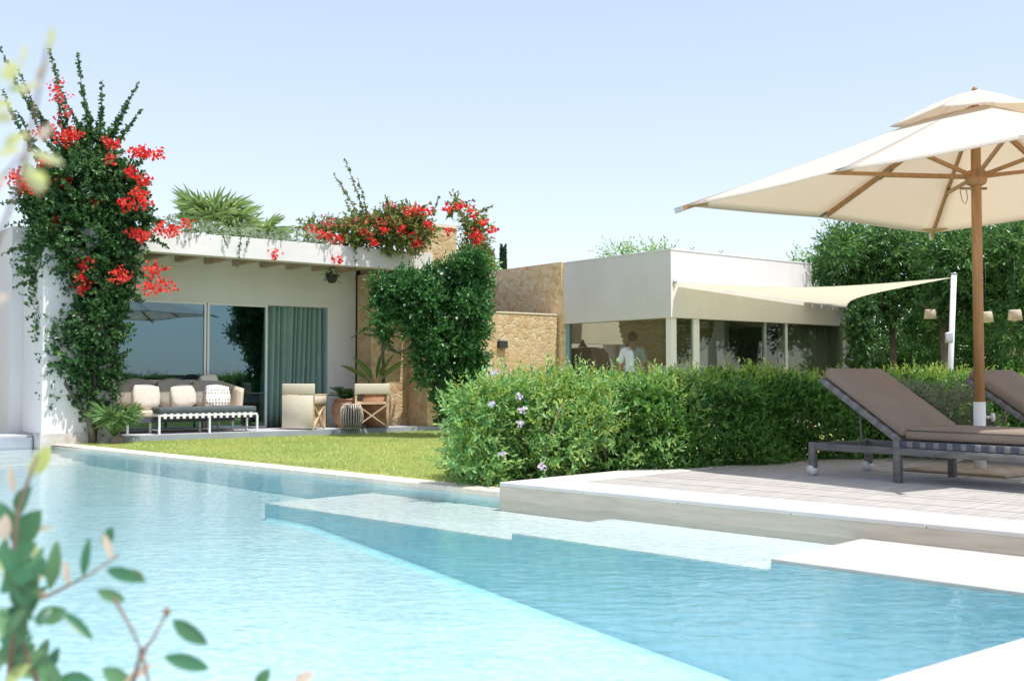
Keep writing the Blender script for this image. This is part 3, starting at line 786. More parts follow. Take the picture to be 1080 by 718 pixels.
# ------------------------------------------------------------------ inside the pavilion: lamp, cabinet, person
pl = thing('pendant_lamp', 'huge bowl shaped woven lamp shade hanging inside the pavilion corner', 'lamp', H(15.75, 15.25, 0))
m_ = MB(); prof = []
for k in range(15):
    t = k / 14 * PI / 2; prof.append((.93 * math.sin(t) ** .9 + .001, 1.30 - .02 + (1 - math.cos(t)) * .85))
m_.lathe(prof, 40)
for k in range(1, 15):
    rr_, zz = prof[k]; ring = [(rr_ * math.cos(2 * PI * i / 40), rr_ * math.sin(2 * PI * i / 40), zz + .012 * math.sin(i * 5 + k)) for i in range(41)]
    m_.tube(ring, .026, 5, False)
m_.build('shade', M['wicker'], pl, solid=.01)
m_ = MB(); m_.tube([(0, 0, 1.9), (0, 0, PH + .25)], .012, 6); m_.build('cord', M['black'], pl)

cb = thing('cabinet', 'dark tall cabinet with a rounded shoulder behind the pavilion glass', 'cabinet', at(622, 398.6, 23.4) - Vector((0, 0, CAM_Z - FLOOR)), UR)
m_ = MB()
prof = [(-.42, 0), (.42, 0), (.42, 1.15), (.36, 1.38), (.22, 1.50), (0, 1.52), (-.16, 1.52), (-.42, 1.50)]
m_.add([(x, -.2, z) for x, z in prof] + [(x, .2, z) for x, z in prof],
       [tuple(range(8)), tuple(range(15, 7, -1))] + [(i, i + 8, (i + 1) % 8 + 8, (i + 1) % 8) for i in range(8)])
m_.build('carcass', M['darkwood'], cb)
m_ = MB(); m_.lathe([(.001, 1.525), (.11, 1.525), (.05, 1.60), (.03, 1.66), (.001, 1.70)], 16, (-.2, 0, 0)); m_.build('finial', M['darkwood'], cb)
m_ = MB(); m_.box(-.03, .0, -.215, -.201, .7, .86); m_.build('handle', M['brass'], cb)

def skin_mesh(name, joints, edges, radii, m, parent, sub=2):
    me = bpy.data.meshes.new(name); me.from_pydata(joints, edges, []); me.materials.append(m)
    o = bpy.data.objects.new(name, me); C.objects.link(o); o.parent = parent
    md = o.modifiers.new('skin', 'SKIN'); md.use_smooth_shade = True
    for i, rr in enumerate(radii): me.skin_vertices[0].data[i].radius = rr if isinstance(rr, tuple) else (rr, rr)
    me.skin_vertices[0].data[0].use_root = True
    o.modifiers.new('sub', 'SUBSURF').levels = sub; o.modifiers['sub'].render_levels = sub
    return o
pp = at(667, 398.6, 20.6); pp.z = FLOOR
pe = thing('person', 'person in a pale blue shirt with dark hair standing inside the pavilion window', 'person', pp, math.radians(-20))
J = [(0, 0, .93), (0, 0, 1.08), (0, .01, 1.25), (0, .03, 1.40), (0, .05, 1.48), (0, .07, 1.56), (0, .085, 1.64),
     (.10, 0, .90), (.11, .02, .50), (.11, -.02, .08), (.11, .10, .03), (-.10, 0, .90), (-.11, .03, .50), (-.11, -.01, .08), (-.11, .11, .03),
     (.18, .03, 1.38), (.25, .02, 1.12), (.22, .20, .98), (.20, .27, .95), (-.18, .03, 1.38), (-.25, .02, 1.12), (-.22, .20, .98), (-.20, .27, .95)]
Ed = [(0, 1), (1, 2), (2, 3), (3, 4), (4, 5), (5, 6), (0, 7), (7, 8), (8, 9), (9, 10), (0, 11), (11, 12), (12, 13), (13, 14),
      (3, 15), (15, 16), (16, 17), (17, 18), (3, 19), (19, 20), (20, 21), (21, 22)]
Rd = [(.15, .10), (.13, .09), (.15, .10), (.12, .08), .055, .085, .08, .085, .06, .045, .04, .085, .06, .045, .04, .06, .045, .035, .03, .06, .045, .035, .03]
skin_mesh('body', J, Ed, Rd, M['skin'], pe)
for sx in (1, -1):
    fing = MB(); fing.rbox(sx * .20 - .038, sx * .20 + .038, .235, .29, .936, .962, .01, 2)
    for i in range(4):
        x = sx * (.225 - .017 * i); ln = (.060, .072, .075, .062)[i]
        fing.tube([(x, .275, .95), (x, .275 + ln * .6, .945), (x, .275 + ln, .925)], [.009, .008, .006], 6)
    fing.tube([(sx * .172, .262, .955), (sx * .155, .295, .95), (sx * .158, .32, .94)], [.010, .009, .007], 6)
    fing.build('hand', M['skin'], pe)
hd = MB()
hd.lathe([(.001, .115), (.05, .105), (.085, .06), (.095, 0), (.088, -.05), (.06, -.09), (.001, -.10)], 18, (0, .06, 1.645)); hd.build('hair', M['hair'], pe)
skin_mesh('shirt', [J[i] for i in (1, 2, 3)] + [(0, 0, .95), J[15], J[16], J[19], J[20], (0, .035, 1.44)], [(0, 1), (1, 2), (0, 3), (2, 4), (4, 5), (2, 6), (6, 7), (2, 8)],
          [(.15, .115), (.17, .125), (.15, .11), (.17, .12), .075, .065, .075, .065, .07], M['shirt'], pe)
skin_mesh('trousers', [J[i] for i in (0, 7, 8, 9, 11, 12, 13)], [(0, 1), (1, 2), (2, 3), (0, 4), (4, 5), (5, 6)], [(.16, .11), .10, .075, .06, .10, .075, .06], M['trousers'], pe)

# ------------------------------------------------------------------ shade sail and its post
P1 = H(PU + .10, PV - .03, 2.74); P3 = H(19.55, PV - .03, 2.47); P2 = at(1006, 292.5, 14.6)
sl_ = thing('shade_sail', 'cream triangular shade sail stretched from pavilion wall to leaning white post', 'shade sail', (P1 + P2 + P3) / 3 * Vector((1, 1, 0)) if False else Vector(((P1.x + P2.x + P3.x) / 3, (P1.y + P2.y + P3.y) / 3, 0)))
m_ = MB(); ctr = (P1 + P2 + P3) / 3
def sf(s, t):
    s2 = s * (1 - .06 * math.sin(PI * t))
    c = P3.lerp(P2, s2); mid = math.sin(PI * s2)
    c = c + (P1 - c) * .13 * mid
    p = P1.lerp(c, .02 + .98 * t)
    p.z -= .09 * math.sin(PI * t) * min(1, s * 1.6) + .05 * mid * t
    return p
m_.grid(sf, 30, 40)
m_.build('cloth', M['sail'], sl_, sl_.location, solid=.003)
m_ = MB(); m_.tube([H(PU + .06, PV - .003, 2.76), H(PU + .10, PV - .05, 2.74)], .03, 8); m_.build('wall_bracket', M['steel'], sl_, sl_.location)
m_ = MB(); m_.tube([P3, P3 + Vector((.12, .10, -.02))], .012, 6); m_.build('corner_ring', M['steel'], sl_, sl_.location)
pb_ = at(1002, 399, 14.6); dz = (P2 - pb_); bot = P2 - dz * ((P2.z - .0) / dz.z)
pst = thing('sail_post', 'slender white leaning steel post holding the shade sail', 'post', bot)
m_ = MB(); m_.tube([bot, P2 + dz.normalized() * .04], .037, 12); m_.build('tube', M['white_metal'], pst, bot)
m_ = MB(); m_.tube([P2 + dz.normalized() * .041, P2 + dz.normalized() * .06], .042, 12); m_.build('cap', M['steel'], pst, bot)
m_ = MB(); m_.rbox(-.05, .05, -.08, -.04, -.07, .07, .01, 2, Matrix.Translation(P2.lerp(pb_, .6) + Vector((-.06, 0, 0)))); m_.build('winch', M['steel'], pst, bot)

# ------------------------------------------------------------------ parasol
UC = Vector((4.315, 10.0, FLOOR))
par = thing('parasol', 'large square cream canvas parasol on a thick teak pole', 'parasol', UC)
ZC, RC, TH = 2.56, 2.66, math.radians(167)      # corner height above the deck, corner radius, turn
ZA = 3.45
cor = [Vector((RC * math.cos(TH + k * PI / 2), RC * math.sin(TH + k * PI / 2), ZC)) for k in range(4)]
ends = []
for k in range(4): ends += [cor[k], (cor[k] + cor[(k + 1) % 4]) / 2 + Vector((0, 0, .035))]
apex = Vector((0, 0, ZA))
cv = MB(); T0 = .17
for k in range(8):
    e0, e1 = ends[k], ends[(k + 1) % 8]
    def cvf(s, t, e0=e0, e1=e1):
        tt = T0 + (1 - T0) * t
        e = e0.lerp(e1, s); p = apex.lerp(e, tt)
        p.z -= .012 * math.sin(PI * s) * tt * tt + .03 * math.sin(PI * tt) * .5
        inw = -Vector((e.x, e.y, 0)).normalized() * .03 * math.sin(PI * s) * tt ** 3
        return p + inw
    cv.grid(cvf, 8, 14)
cvo = cv.build('canopy', M['canvas'], par, solid=.003)
hm = MB()
for k in range(8):
    e0, e1 = ends[k], ends[(k + 1) % 8]; pts = []
    for i in range(9):
        s = i / 8; e = e0.lerp(e1, s); p = e.copy(); p.z -= .012 * math.sin(PI * s); pts.append(p - Vector((e.x, e.y, 0)).normalized() * .03 * math.sin(PI * s) + Vector((0, 0, -.004)))
    hm.tube(pts, .007, 5)
hm.build('hem', M['canvas'], cvo)
vc = MB()
for k in range(8):
    e0, e1 = ends[k], ends[(k + 1) % 8]
    def vcf(s, t, e0=e0, e1=e1, k=k):
        e = e0.lerp(e1, s); p = Vector((e.x, e.y, 0)) * (.02 + .265 * t)
        corner = (1 - s) if k % 2 == 0 else s
        z = 3.525 - .29 * t ** 1.35 + .075 * t ** 1.8 * (1 - corner) ** 1.3
        return Vector((p.x, p.y, z))
    vc.grid(vcf, 8, 8)
vc.build('vent_cap', M['canvas'], par, solid=.003)
for k in range(8):
    e = ends[k]; out_ = Vector((e.x, e.y, 0)).normalized(); long = 1.035 if k % 2 == 0 else .95
    rb = MB(); tip = Vector((e.x * long, e.y * long, e.z - (-.004 if k % 2 else .046))); top = Vector((0, 0, ZA - (.09 if k % 2 else .125))) + out_ * .06
    rb.bar(top, tip, .028, .045); ro = rb.build('rib', M['teak'], par)
    jt = top.lerp(tip, .56)
    sb = MB(); sb.bar(Vector((0, 0, 2.735)) + out_ * .08, jt - Vector((0, 0, .03)), .024, .034); sb.build('strut', M['teak'], ro)
    fb = MB(); dr = (tip - top).normalized(); fb.bar(jt - dr * .09 - Vector((0, 0, .004)), jt + dr * .09 - Vector((0, 0, .004)), .036, .052); fb.build('hinge', M['brass'], ro)
    cpm = MB(); cpm.bar(tip - dr * .06, tip + dr * .03, .034, .05) if k % 2 == 0 else cpm.bar(e - out_ * .10 + Vector((0, 0, .034)), e - out_ * .01 + Vector((0, 0, .006)), .05, .014); cpm.build('end_fitting', M['steel'] if k % 2 == 0 else M['strap'], ro)
for k in (0, 2, 4, 6):
    pk = MB()
    e = ends[k]; o1 = Vector((e.x, e.y, 0)).normalized(); sd1 = Vector((-o1.y, o1.x, 0))
    pk.add([e + Vector((0, 0, -.022)) - o1 * .03, e - o1 * .20 + sd1 * .16 + Vector((0, 0, .018)), e - o1 * .20 - sd1 * .16 + Vector((0, 0, .018))], [(0, 1, 2)])
    pk.build('corner_pocket', M['chair_side'], cvo, solid=.006)
po = MB(); po.tube([(0, 0, .62), (0, 0, 2.62), (0, 0, 3.2)], [.047, .045, .043], 16); po.build('pole', M['teak'], par)
po = MB(); po.tube([(0, 0, 3.2), (0, 0, 3.52)], .035, 12); po.lathe([(.001, 3.52), (.026, 3.52), (.028, 3.55), (.018, 3.57), (.001, 3.575)], 14); po.build('finial', M['teak'], par)
hb = MB(); hb.lathe([(.048, 2.64), (.085, 2.66), (.095, 2.69), (.095, 2.75), (.085, 2.78), (.048, 2.79)], 20); hb.build('hub', M['teak'], par)
hb = MB(); hb.lathe([(.045, 3.24), (.10, 3.26), (.10, 3.33), (.045, 3.36)], 20); hb.build('crown_hub', M['teak'], par)
pn = MB(); pn.tube([(-.16, -.02, 2.615), (.09, -.02, 2.615)], .012, 8); pn.tube([(-.16, -.02, 2.60), (-.14, -.02, 2.50), (-.11, -.02, 2.47), (-.09, -.02, 2.52), (-.10, -.02, 2.60)], .004, 5)
pn.build('locking_pin', M['brass'], par)
sv = MB(); sv.tube([(0, 0, .02), (0, 0, .64)], .053, 16); sv.build('sleeve', M['white_metal'], par)
kn = MB(); kn.tube([(.05, -.01, .50), (.10, -.02, .50)], .014, 8); kn.tube([(.10, -.02, .50), (.125, -.025, .50)], .04, 12); kn.build('clamp_knob', M['plastic'], par)
bp = MB(); bp.rbox(-.5, .5, -.5, .5, .004, .028, .004, 1, Matrix.Rotation(UR, 4, 'Z')); bp.build('base_plate', M['plate'], par)

# ------------------------------------------------------------------ sun loungers
def mattress_back(mb, M_): mb.rbox(-.41, .41, 0, .94, .03, .13, .04, 4, M_)
def make_lounger():
    root = thing('sun_lounger', 'grey timber lounger with raised taupe mattress, in front of the parasol pole', 'sun lounger', (0, 0, 0), 0, 'sun loungers on the deck')
    f = MB()
    for sx in (-1, 1):
        f.rbox(sx * .415 - .022, sx * .415 + .022, -1.0, 1.02, .225, .285, .005, 1)
    f.rbox(-.393, .393, -1.0, -.955, .226, .284, .005, 1); f.rbox(-.393, .393, .975, 1.02, .226, .284, .005, 1); f.rbox(-.393, .393, .12, .16, .226, .284, .005, 1)
    f.build('frame', M['lounger'], root)
    for x in (-.415, .415):
        for y, top in ((-.97, .33), (.15, .36), (.99, .292)):
            l = MB(); l.rbox(x - .030, x + .030, y - .03, y + .03, 0 if y < .5 else .03, top, .005, 1)
            lo = l.build('leg', M['lounger'], root)
            if y > .5:
                wv_ = MB(); sx = 1 if x > 0 else -1
                wv_.tube([(x - .036, y + .01, .045), (x + .036, y + .01, .045)], .045, 14); wv_.build('wheel', M['plastic'], lo)
    sr = MB()
    for sx in (-1, 1): sr.rbox(sx * .40 - .03, sx * .40 + .03, -.99, .118, .287, .345, .008, 2)
    for i in range(8): sr.box(-.37, .37, -.9 + i * .12, -.83 + i * .12, .335, .345)
    sr.build('seat_webbing', M['strap_dark'], root)
    for sx in (-1, 1):
        for i in range(9):
            sr = MB(); yy = -.93 + i * .117; sr.rbox(sx * .40 - .033, sx * .40 + .033, yy, yy + .05, .290, .342, .004, 1)
            sr.build('strap', M['strap'], root)
    mt = MB(); mt.rbox(-.41, .41, -1.0, .10, .352, .455, .04, 4); mt.build('mattress', M['taupe'], root)
    pi_ = MB()
    for x in (-.408, .408): pi_.tube([(x, -.97, .43), (x, .07, .43)], .006, 5)
    pi_.build('piping', M['taupe_side'], root)
    Mb = Matrix.Translation((0, .13, .335)) @ Matrix.Rotation(math.radians(33.5), 4, 'X')
    bf = MB()
    for sx in (-1, 1): bf.rbox(sx * .39 - .03, sx * .39 + .03, .01, .93, -.03, .025, .006, 1, Mb)
    bf.rbox(-.36, .36, .88, .93, -.029, .024, .006, 1, Mb)
    bfo = bf.build('backrest_frame', M['lounger'], root)
    for sx in (-1, 1):
        for i in range(8):
            sr = MB(); yy = .04 + i * .112; sr.rbox(sx * .39 - .033, sx * .39 + .033, yy, yy + .055, -.026, .029, .004, 1, Mb)
            sr.build('strap', M['strap'], bfo)
    b2 = MB(); mattress_back(b2, Mb); b2.build('backrest_mattress', M['taupe'], root)
    for x in (-.33, .33):
        su = MB(); su.tube([(x, .55, .28), Mb @ Vector((x, .50, -.03))], .010, 6); su.build('support_strut', M['lounger'], root)
    return root
lo1 = make_lounger()
lo1.location = H(8.43, 4.98, FLOOR); lo1.rotation_euler = (0, 0, UR)
lo2 = copy_tree(lo1); lo2.location = H(10.83, 4.98, FLOOR)
lo2['label'] = 'second taupe lounger, seen behind the parasol pole with only its raised back showing'

# ------------------------------------------------------------------ patio furniture
def hthing(name, label, cat, u, v, z=FLOOR, rot=0, group=None): return thing(name, label, cat, H(u, v, z), UR + rot, group)
sf_ = hthing('sofa', 'cream woven outdoor sofa with curved arms against the glass doors', 'sofa', 6.38, 17.02)
m_ = MB(); m_.rbox(-.92, .92, -.33, .36, .25, .36, .03, 3); m_.build('seat', M['sofa'], sf_)
m_ = MB()
def bk(s, t):
    an = PI * (1.0 - s)                                  # a curved shell: left arm, back, right arm
    x = .97 * math.copysign(abs(math.cos(an)) ** .45, math.cos(an)); y = -.30 + .68 * abs(math.sin(an)) ** .5
    h_ = .28 + .31 * (.55 + .45 * abs(math.sin(an)) ** .7)
    return Vector((x * (1 + .05 * t), y + .03 * t, .26 + t * (h_ - .02)))
m_.grid(bk, 40, 6); m_.build('backrest', M['sofa'], sf_, solid=.06)
for x in (-.85, .85):
    for y in (-.28, .30):
        m_ = MB(); m_.tube([(x, y, 0), (x, y, .25)], .02, 8); m_.build('leg', M['white_metal'], sf_)
m_ = MB(); m_.box(-.86, .86, -.335, -.322, .17, .245); m_.build('webbing', M['strap_dark'], sf_)
for i, x in enumerate((-.60, .0, .58)):
    m_ = MB(); Mx = Matrix.Translation((x, .08, .60)) @ Matrix.Rotation(math.radians(-16), 4, 'X')
    m_.rbox(-.29, .29, -.09, .09, -.24, .26, .05, 3, Mx, puff=.12); m_.build('back_cushion', M['sofa_dark'], sf_)
def pillow(dx, dy, dz, sz, lab, m, tilt=0):
    m_ = MB(); m_.rbox(-sz, sz, -.07, .07, -sz, sz, .05, 3, Matrix.Rotation(math.radians(-18), 4, 'X') @ Matrix.Rotation(math.radians(tilt), 4, 'Y'), puff=.06)
    o = m_.build('throw_pillow', m); p = H(6.38 + dx, 17.02 + dy, FLOOR + dz); o.location = p; o.rotation_euler = (0, 0, UR)
    tag(o, lab, 'pillow', 'throw pillows on the sofa')
# dotted linen
m, nt, out = newmat('dotted_linen'); L = nt.links.new
bs = N(nt, 'ShaderNodeBsdfPrincipled'); bs.inputs['Roughness'].default_value = .9
tc = N(nt, 'ShaderNodeTexCoord'); vo = N(nt, 'ShaderNodeTexVoronoi'); vo.inputs['Scale'].default_value = 19; vo.inputs['Randomness'].default_value = .15
L(tc.outputs['Object'], vo.inputs['Vector'])
L(ramp(nt, vo.outputs['Distance'], [(.28, (.22, .19, .17)), (.36, (.76, .72, .67))]), bs.inputs['Base Color']); L(bs.outputs[0], out.inputs[0]); M['dots'] = m
pillow(-.50, -.06, .57, .21, 'plain pale linen pillow on the sofa end nearest the red bougainvillea', M['pillow'], 4)
pillow(.10, -.04, .57, .20, 'pale beige pillow in the middle of the sofa', M['pillow'], -5)
pillow(.66, -.07, .56, .21, 'pale pillow with small dark dots on the sofa', M['dots'], 3)
pillow(.60, .13, .78, .15, 'small cream pillow tucked behind the dotted pillow', M['pillow'], -8)

bn = hthing('daybed_bench', 'long white framed bench with charcoal pad in front of the sofa', 'bench', 6.70, 16.60)
m_ = MB(); m_.rbox(-.80, .80, -.20, .20, .31, .41, .035, 3); m_.build('pad', M['bench_pad'], bn)
m_ = MB()
for y in (-.20, .20): m_.bar((-.80, y, .285), (.80, y, .285), .03, .03)
for x in (-.80, .80): m_.bar((x, -.185, .285), (x, .185, .285), .03, .03)
for x in (-.80, 0, .80): m_.bar((x, -.185, .06), (x, .185, .06), .018, .018)
m_.build('frame', M['white_metal'], bn)
for x in (-.80, 0, .80):
    for y in (-.20, .20):
        m_ = MB(); m_.bar((x, y, 0), (x, y, .27), .03, .03); m_.build('leg', M['white_metal'], bn)
for i in range(15):
    m_ = MB(); xx = -.74 + i * .1; m_.box(xx, xx + .048, -.219, -.2155, .235, .315); m_.build('strap', M['white_metal'], bn)
m_ = MB(); m_.box(-.78, .78, -.180, -.165, .225, .27); m_.build('sling', M['strap_dark'], bn)

def director_chair(label, u, v, rot, cover):
    t = hthing('director_chair', label, 'chair', u, v, FLOOR, rot, 'folding canvas chairs on the patio')
    # x = width, back at -y
    for x in (-.27, .27):
        m_ = MB(); m_.bar((x, -.22, 0), (x, -.22, .76), .034, .034); m_.build('back_post', M['chair_wood'], t)
        m_ = MB(); m_.bar((x, .20, 0), (x, .20, .56), .034, .034); m_.build('front_post', M['chair_wood'], t)
        m_ = MB(); m_.rbox(x - .035, x + .035, -.20, .25, .561, .59, .006, 1); m_.build('armrest', M['chair_wood'], t)
        m_ = MB(); m_.bar((x, -.20, .04), (x, .18, .40), .024, .034, Vector((1, 0, 0))); m_.bar((x, .18, .04), (x, -.20, .40), .022, .030, Vector((1, 0, 0))); m_.bar((x, -.2, .43), (x, .18, .43), .028, .034); m_.build('cross_brace', M['chair_wood'], t)
    for y in (-.22, .20):
        m_ = MB(); m_.bar((-.25, y, .04), (.25, y, .40), .024, .034, Vector((0, 1, 0))); m_.bar((.25, y, .04), (-.25, y, .40), .020, .030, Vector((0, 1, 0))); m_.bar((-.25, y, .43), (.25, y, .43), .028, .034)
        m_.build('folding_cross', M['chair_wood'], t)
    m_ = MB(); m_.grid(lambda s, q: Vector((-.25 + .5 * s, -.22 + .42 * q, .452 - .03 * math.sin(PI * s))), 10, 4); m_.build('seat', M['chair_cloth'], t, solid=.012)
    m_ = MB(); m_.rbox(-.295, .295, -.250, -.195, .585, .765, .012, 2); m_.build('backrest', M['chair_cloth'], t)
    if cover:
        m_ = MB(); m_.rbox(-.285, .285, -.262, -.250, .02, .575, .005, 1); m_.build('back_cover', M['chair_cloth'], t)
        m_ = MB()
        for x in (-.30, .30): m_.rbox(x - .006, x + .006, -.22, .21, .43, .56, .004, 1)
        m_.build('side_panel', M['chair_cloth'], t)
        m_ = MB()
        m_.box(.245, .25, -.19, .17, .05, .41); m_.build('side_lining', M['chair_side'], t)
    return t
p = at(321, 453, 18.35); u1, v1 = toH(p)
director_chair('cream folding chair with full canvas back cover, nearer the curtain', u1, v1, math.radians(-54), True)
p = at(392, 452.5, 18.75); u1, v1 = toH(p)
director_chair('open wooden folding chair with pale canvas back, in front of the stone wall', u1, v1, math.radians(-30), False)

p = at(370.5, 453, 18.45); p.z = FLOOR
sto = thing('rattan_stool', 'barrel shaped grey rattan stool between the two folding chairs', 'stool', p)
m_ = MB(); m_.lathe([(.001, .02), (.13, .02), (.165, .11), (.18, .21), (.165, .31), (.13, .39), (.001, .39)], 24); m_.build('core', M['dark_void'], sto)
m_ = MB()
for k in range(26):
    a = 2 * PI * k / 26; pts = [(rr * math.cos(a), rr * math.sin(a), z) for rr, z in ((.145, .01), (.18, .10), (.197, .21), (.18, .32), (.145, .41))]
    m_.tube(pts, .013, 5)
for rr, z in ((.145, .012), (.145, .41)):
    m_.tube([(rr * math.cos(2 * PI * i / 24), rr * math.sin(2 * PI * i / 24), z) for i in range(25)], .014, 5)
m_.lathe([(.001, .415), (.14, .413), (.15, .40)], 24)
m_.build('slat_shell', M['rattan'], sto)

def frond(r, base, dirv, ln, droop, nl, ll, lw):
    """feather leaf: curved midrib with paired leaflets -> leaf arrays, midrib points"""
    d = Vector(dirv).normalized(); pts = []
    for i in range(10):
        t = i / 9; pts.append(Vector(base) + d * ln * t + Vector((0, 0, -droop * t * t)))
    arr = np.array([list(x) for x in pts]); Ps, Ds, Ns, Ls = [], [], [], []
    for i in range(nl):
        t = .12 + .86 * i / nl; k = min(int(t * 9), 8); f = t * 9 - k
        p = arr[k] * (1 - f) + arr[k + 1] * f; T = nrm(arr[k + 1] - arr[k]); sdv = nrm(np.cross(T, [0, 0, 1]))
        for s in (-1, 1):
            Ps.append(p); Ds.append(T * .7 + sdv * s + np.array([0, 0, .15]) + r.normal(size=3) * .06); Ns.append(np.array([0, 0, 1.0]) - T * .2); Ls.append(ll * math.sin(PI * (.12 + .8 * t)) ** .6)
    Ls = np.array(Ls)
    return leaves(np.array(Ps), np.array(Ds), np.array(Ns), Ls, np.full(len(Ls), lw), .3, .05), pts
def pot(root, rad, h):
    m_ = MB(); m_.lathe([(.001, 0), (rad * .62, 0), (rad * .85, h * .25), (rad, h * .6), (rad * .92, h * .85), (rad * .80, h * .93), (rad * .90, h * .95), (rad * .90, h), (rad * .78, h), (rad * .74, h * .9), (.001, h * .88)], 28)
    return m_.build('pot', M['terracotta'], root)
p = at(364, 451, 18.95); p.z = FLOOR
pc = thing('potted_cycad', 'round terracotta pot with dark arching cycad fronds by the curtain wall', 'potted plant', p, 0, 'terracotta pots on the patio')
pot(pc, .24, .50)
r = np.random.default_rng(11); prt = []; stem = MB()
for k in range(16):
    a = k * 2.399; e = .45 + .9 * r.uniform()
    lf, pts = frond(r, (0, 0, .48), (math.cos(a), math.sin(a), e), .36 + .1 * r.uniform(), .12, 22, .09, .014); prt.append(lf); stem.tube(pts, .006, 4)
v_, f_ = merge(*prt); mesh_np('fronds', v_, f_, M['lf_cycad'], pc); stem.build('midribs', M['lf_cycad'], pc)
p = at(397, 451, 19.0); p.z = FLOOR
ps2 = thing('potted_strelitzia', 'terracotta pot with upright strap leaves behind the open folding chair', 'potted plant', p, 0, 'terracotta pots on the patio')
pot(ps2, .27, .60)
Ps, Ds, Ns, Ls = [], [], [], []
stem = MB()
for k in range(9):
    a = k * 2.399 + 2.6; e = 1.1 + .9 * r.uniform(); d = Vector((math.cos(a) * .5 - .15, math.sin(a) * .4, e + .3)).normalized()
    b0 = Vector((.05 * math.cos(a), .05 * math.sin(a), .54)); b1 = b0 + d * .30
    stem.tube([b0, b1], .008, 5); Ps.append(list(b1)); Ds.append(list(d + Vector((math.cos(a) * .45, 0, -.1)))); Ns.append((-d.x, -d.y, .9)); Ls.append(.44 + .16 * r.uniform())
Ls = np.array(Ls); v_, f_ = leaves(np.array(Ps), np.array(Ds), np.array(Ns), Ls, Ls * .15, .25, .35)
mesh_np('strap_leaves', v_, f_, M['lf_strel'], ps2); stem.build('leaf_stalks', M['lf_strel'], ps2)

# hanging iron pot under the pergola
p = at(350, 292, 18.6)
hl = thing('hanging_pot', 'small dark hanging pot with trailing leaves under the pergola soffit', 'hanging pot', p)
m_ = MB(); m_.lathe([(.001, -.11), (.06, -.10), (.10, -.03), (.105, .03), (.09, .03), (.085, -.02), (.001, -.05)], 16); m_.build('bowl', M['black'], hl)
m_ = MB(); 
for k in range(3): a = k * 2.09; m_.tube([(.1 * math.cos(a), .1 * math.sin(a), .03), (0, 0, .22)], .004, 4)
m_.tube([(0, 0, .22), (0, 0, 3.05 - p.z)], .004, 4); m_.build('chain', M['black'], hl)
v_, f_ = sprigs(r, r.normal(size=(26, 3)) * np.array([.05, .05, .02]) + np.array([0, 0, .03]), rdir(r, 26) + np.array([0, 0, -.2]), .16, 6, .05, .035)
mesh_np('trailing_leaves', v_, f_, M['lf_boug'], hl)

# ------------------------------------------------------------------ bougainvillea on the left pier
r = np.random.default_rng(21)
bl_base = at(90, 467, 15.9); bl_base.z = 0
bg_ = thing('bougainvillea', 'tall dark bougainvillea with bright red flowers climbing the white pier', 'climbing plant', bl_base)
def PB(lst, Y, sp=.35, ry=.8):
    out_ = []
    for x, y, rp in lst:
        Yk = Y + r.uniform(-sp, sp); p = at(x, y, Yk); R = rp * Yk / FPX; out_.append(((p.x, p.y, p.z), (R, R * ry, R)))
    return out_
shape = [(98, 436, 16), (94, 415, 22), (84, 395, 26), (74, 375, 20), (96, 385, 26), (88, 355, 30), (68, 345, 22), (104, 340, 26), (84, 318, 36), (64, 310, 24), (112, 305, 24), (70, 290, 22), (74, 330, 22), (66, 262, 22),
         (88, 285, 40), (56, 275, 26), (118, 272, 24), (86, 250, 44), (58, 242, 24), (122, 240, 26), (86, 215, 46), (52, 212, 20), (122, 205, 26), (84, 195, 36), (112, 187, 22), (60, 194, 18), (90, 172, 28), (98, 158, 18), (30, 205, 9), (142, 225, 14), (66, 430, 9), (60, 420, 8)]
foliage('foliage', M['lf_boug'], r, PB(shape, 15.95, .26, .75), 7200, .20, 8, .085, .060, bg_, bl_base, .5, (0.1, -.25, .25), .45)
prt = []; stem = MB()
for (p0, p1, b) in (((75, 150), (52, 52), .1), ((96, 150), (81, 56), -.05), ((100, 150), (86, 90), .0), ((106, 150), (108, 86), .03), ((110, 150), (146, 86), -.1), ((118, 150), (133, 108), .05), ((122, 155), (149, 116), .04),
                    ((58, 140), (0, 50), -.25), ((60, 150), (20, 75), -.15), ((42, 170), (2, 95), -.1), ((48, 175), (18, 118), .0), ((55, 160), (33, 120), 0), ((46, 240), (6, 238), .08), ((48, 262), (2, 268), .1), ((46, 292), (14, 290), .08), ((46, 300), (14, 303), .06), ((44, 222), (0, 215), .1), ((50, 330), (28, 336), .05),
                    ((128, 310), (152, 318), .05), ((118, 345), (142, 350), .06), ((130, 290), (160, 296), .1), ((125, 200), (160, 160), .1), ((135, 250), (178, 262), .12), ((140, 230), (185, 242), .1),
                    ((110, 380), (128, 378), .03), ((60, 400), (45, 420), .0), ((70, 165), (58, 88), .05), ((90, 150), (66, 100), .0)):
    lf, pts = shoot(r, at(*p0, 15.9), at(*p1, 15.9 + r.uniform(-.3, .2)), (0, 0, b * .7), .095, .065, 105, .008); prt.append(lf); stem.tube(pts, [.010 * (1 - .08 * i) for i in range(len(pts))], 5)
v_, f_ = merge(*prt); mesh_np('foliage', v_, f_, M['lf_boug'], bg_, bl_base)
stem.build('shoot_stems', M['bark_dark'], bg_, bl_base)
tk = MB()
for k in range(9):
    x0 = 86 + r.uniform(-10, 14); pts = []
    xs = [x0, x0 + r.uniform(-8, 6), 86 + r.uniform(-18, 16), 86 + r.uniform(-28, 26), 86 + r.uniform(-28, 26)]
    if k == 0: xs = [86, 70, 60, 62, 70]
    for y, x in zip((467, 440, 405, 350, 270), xs): pts.append(at(x, y, 15.85 + r.uniform(-.15, .2)))
    pts[0].z = -.02
    tk.tube(pts, [.040, .034, .028, .022, .012], 7)
tk.build('trunk', M['bark_dark'], bg_, bl_base)
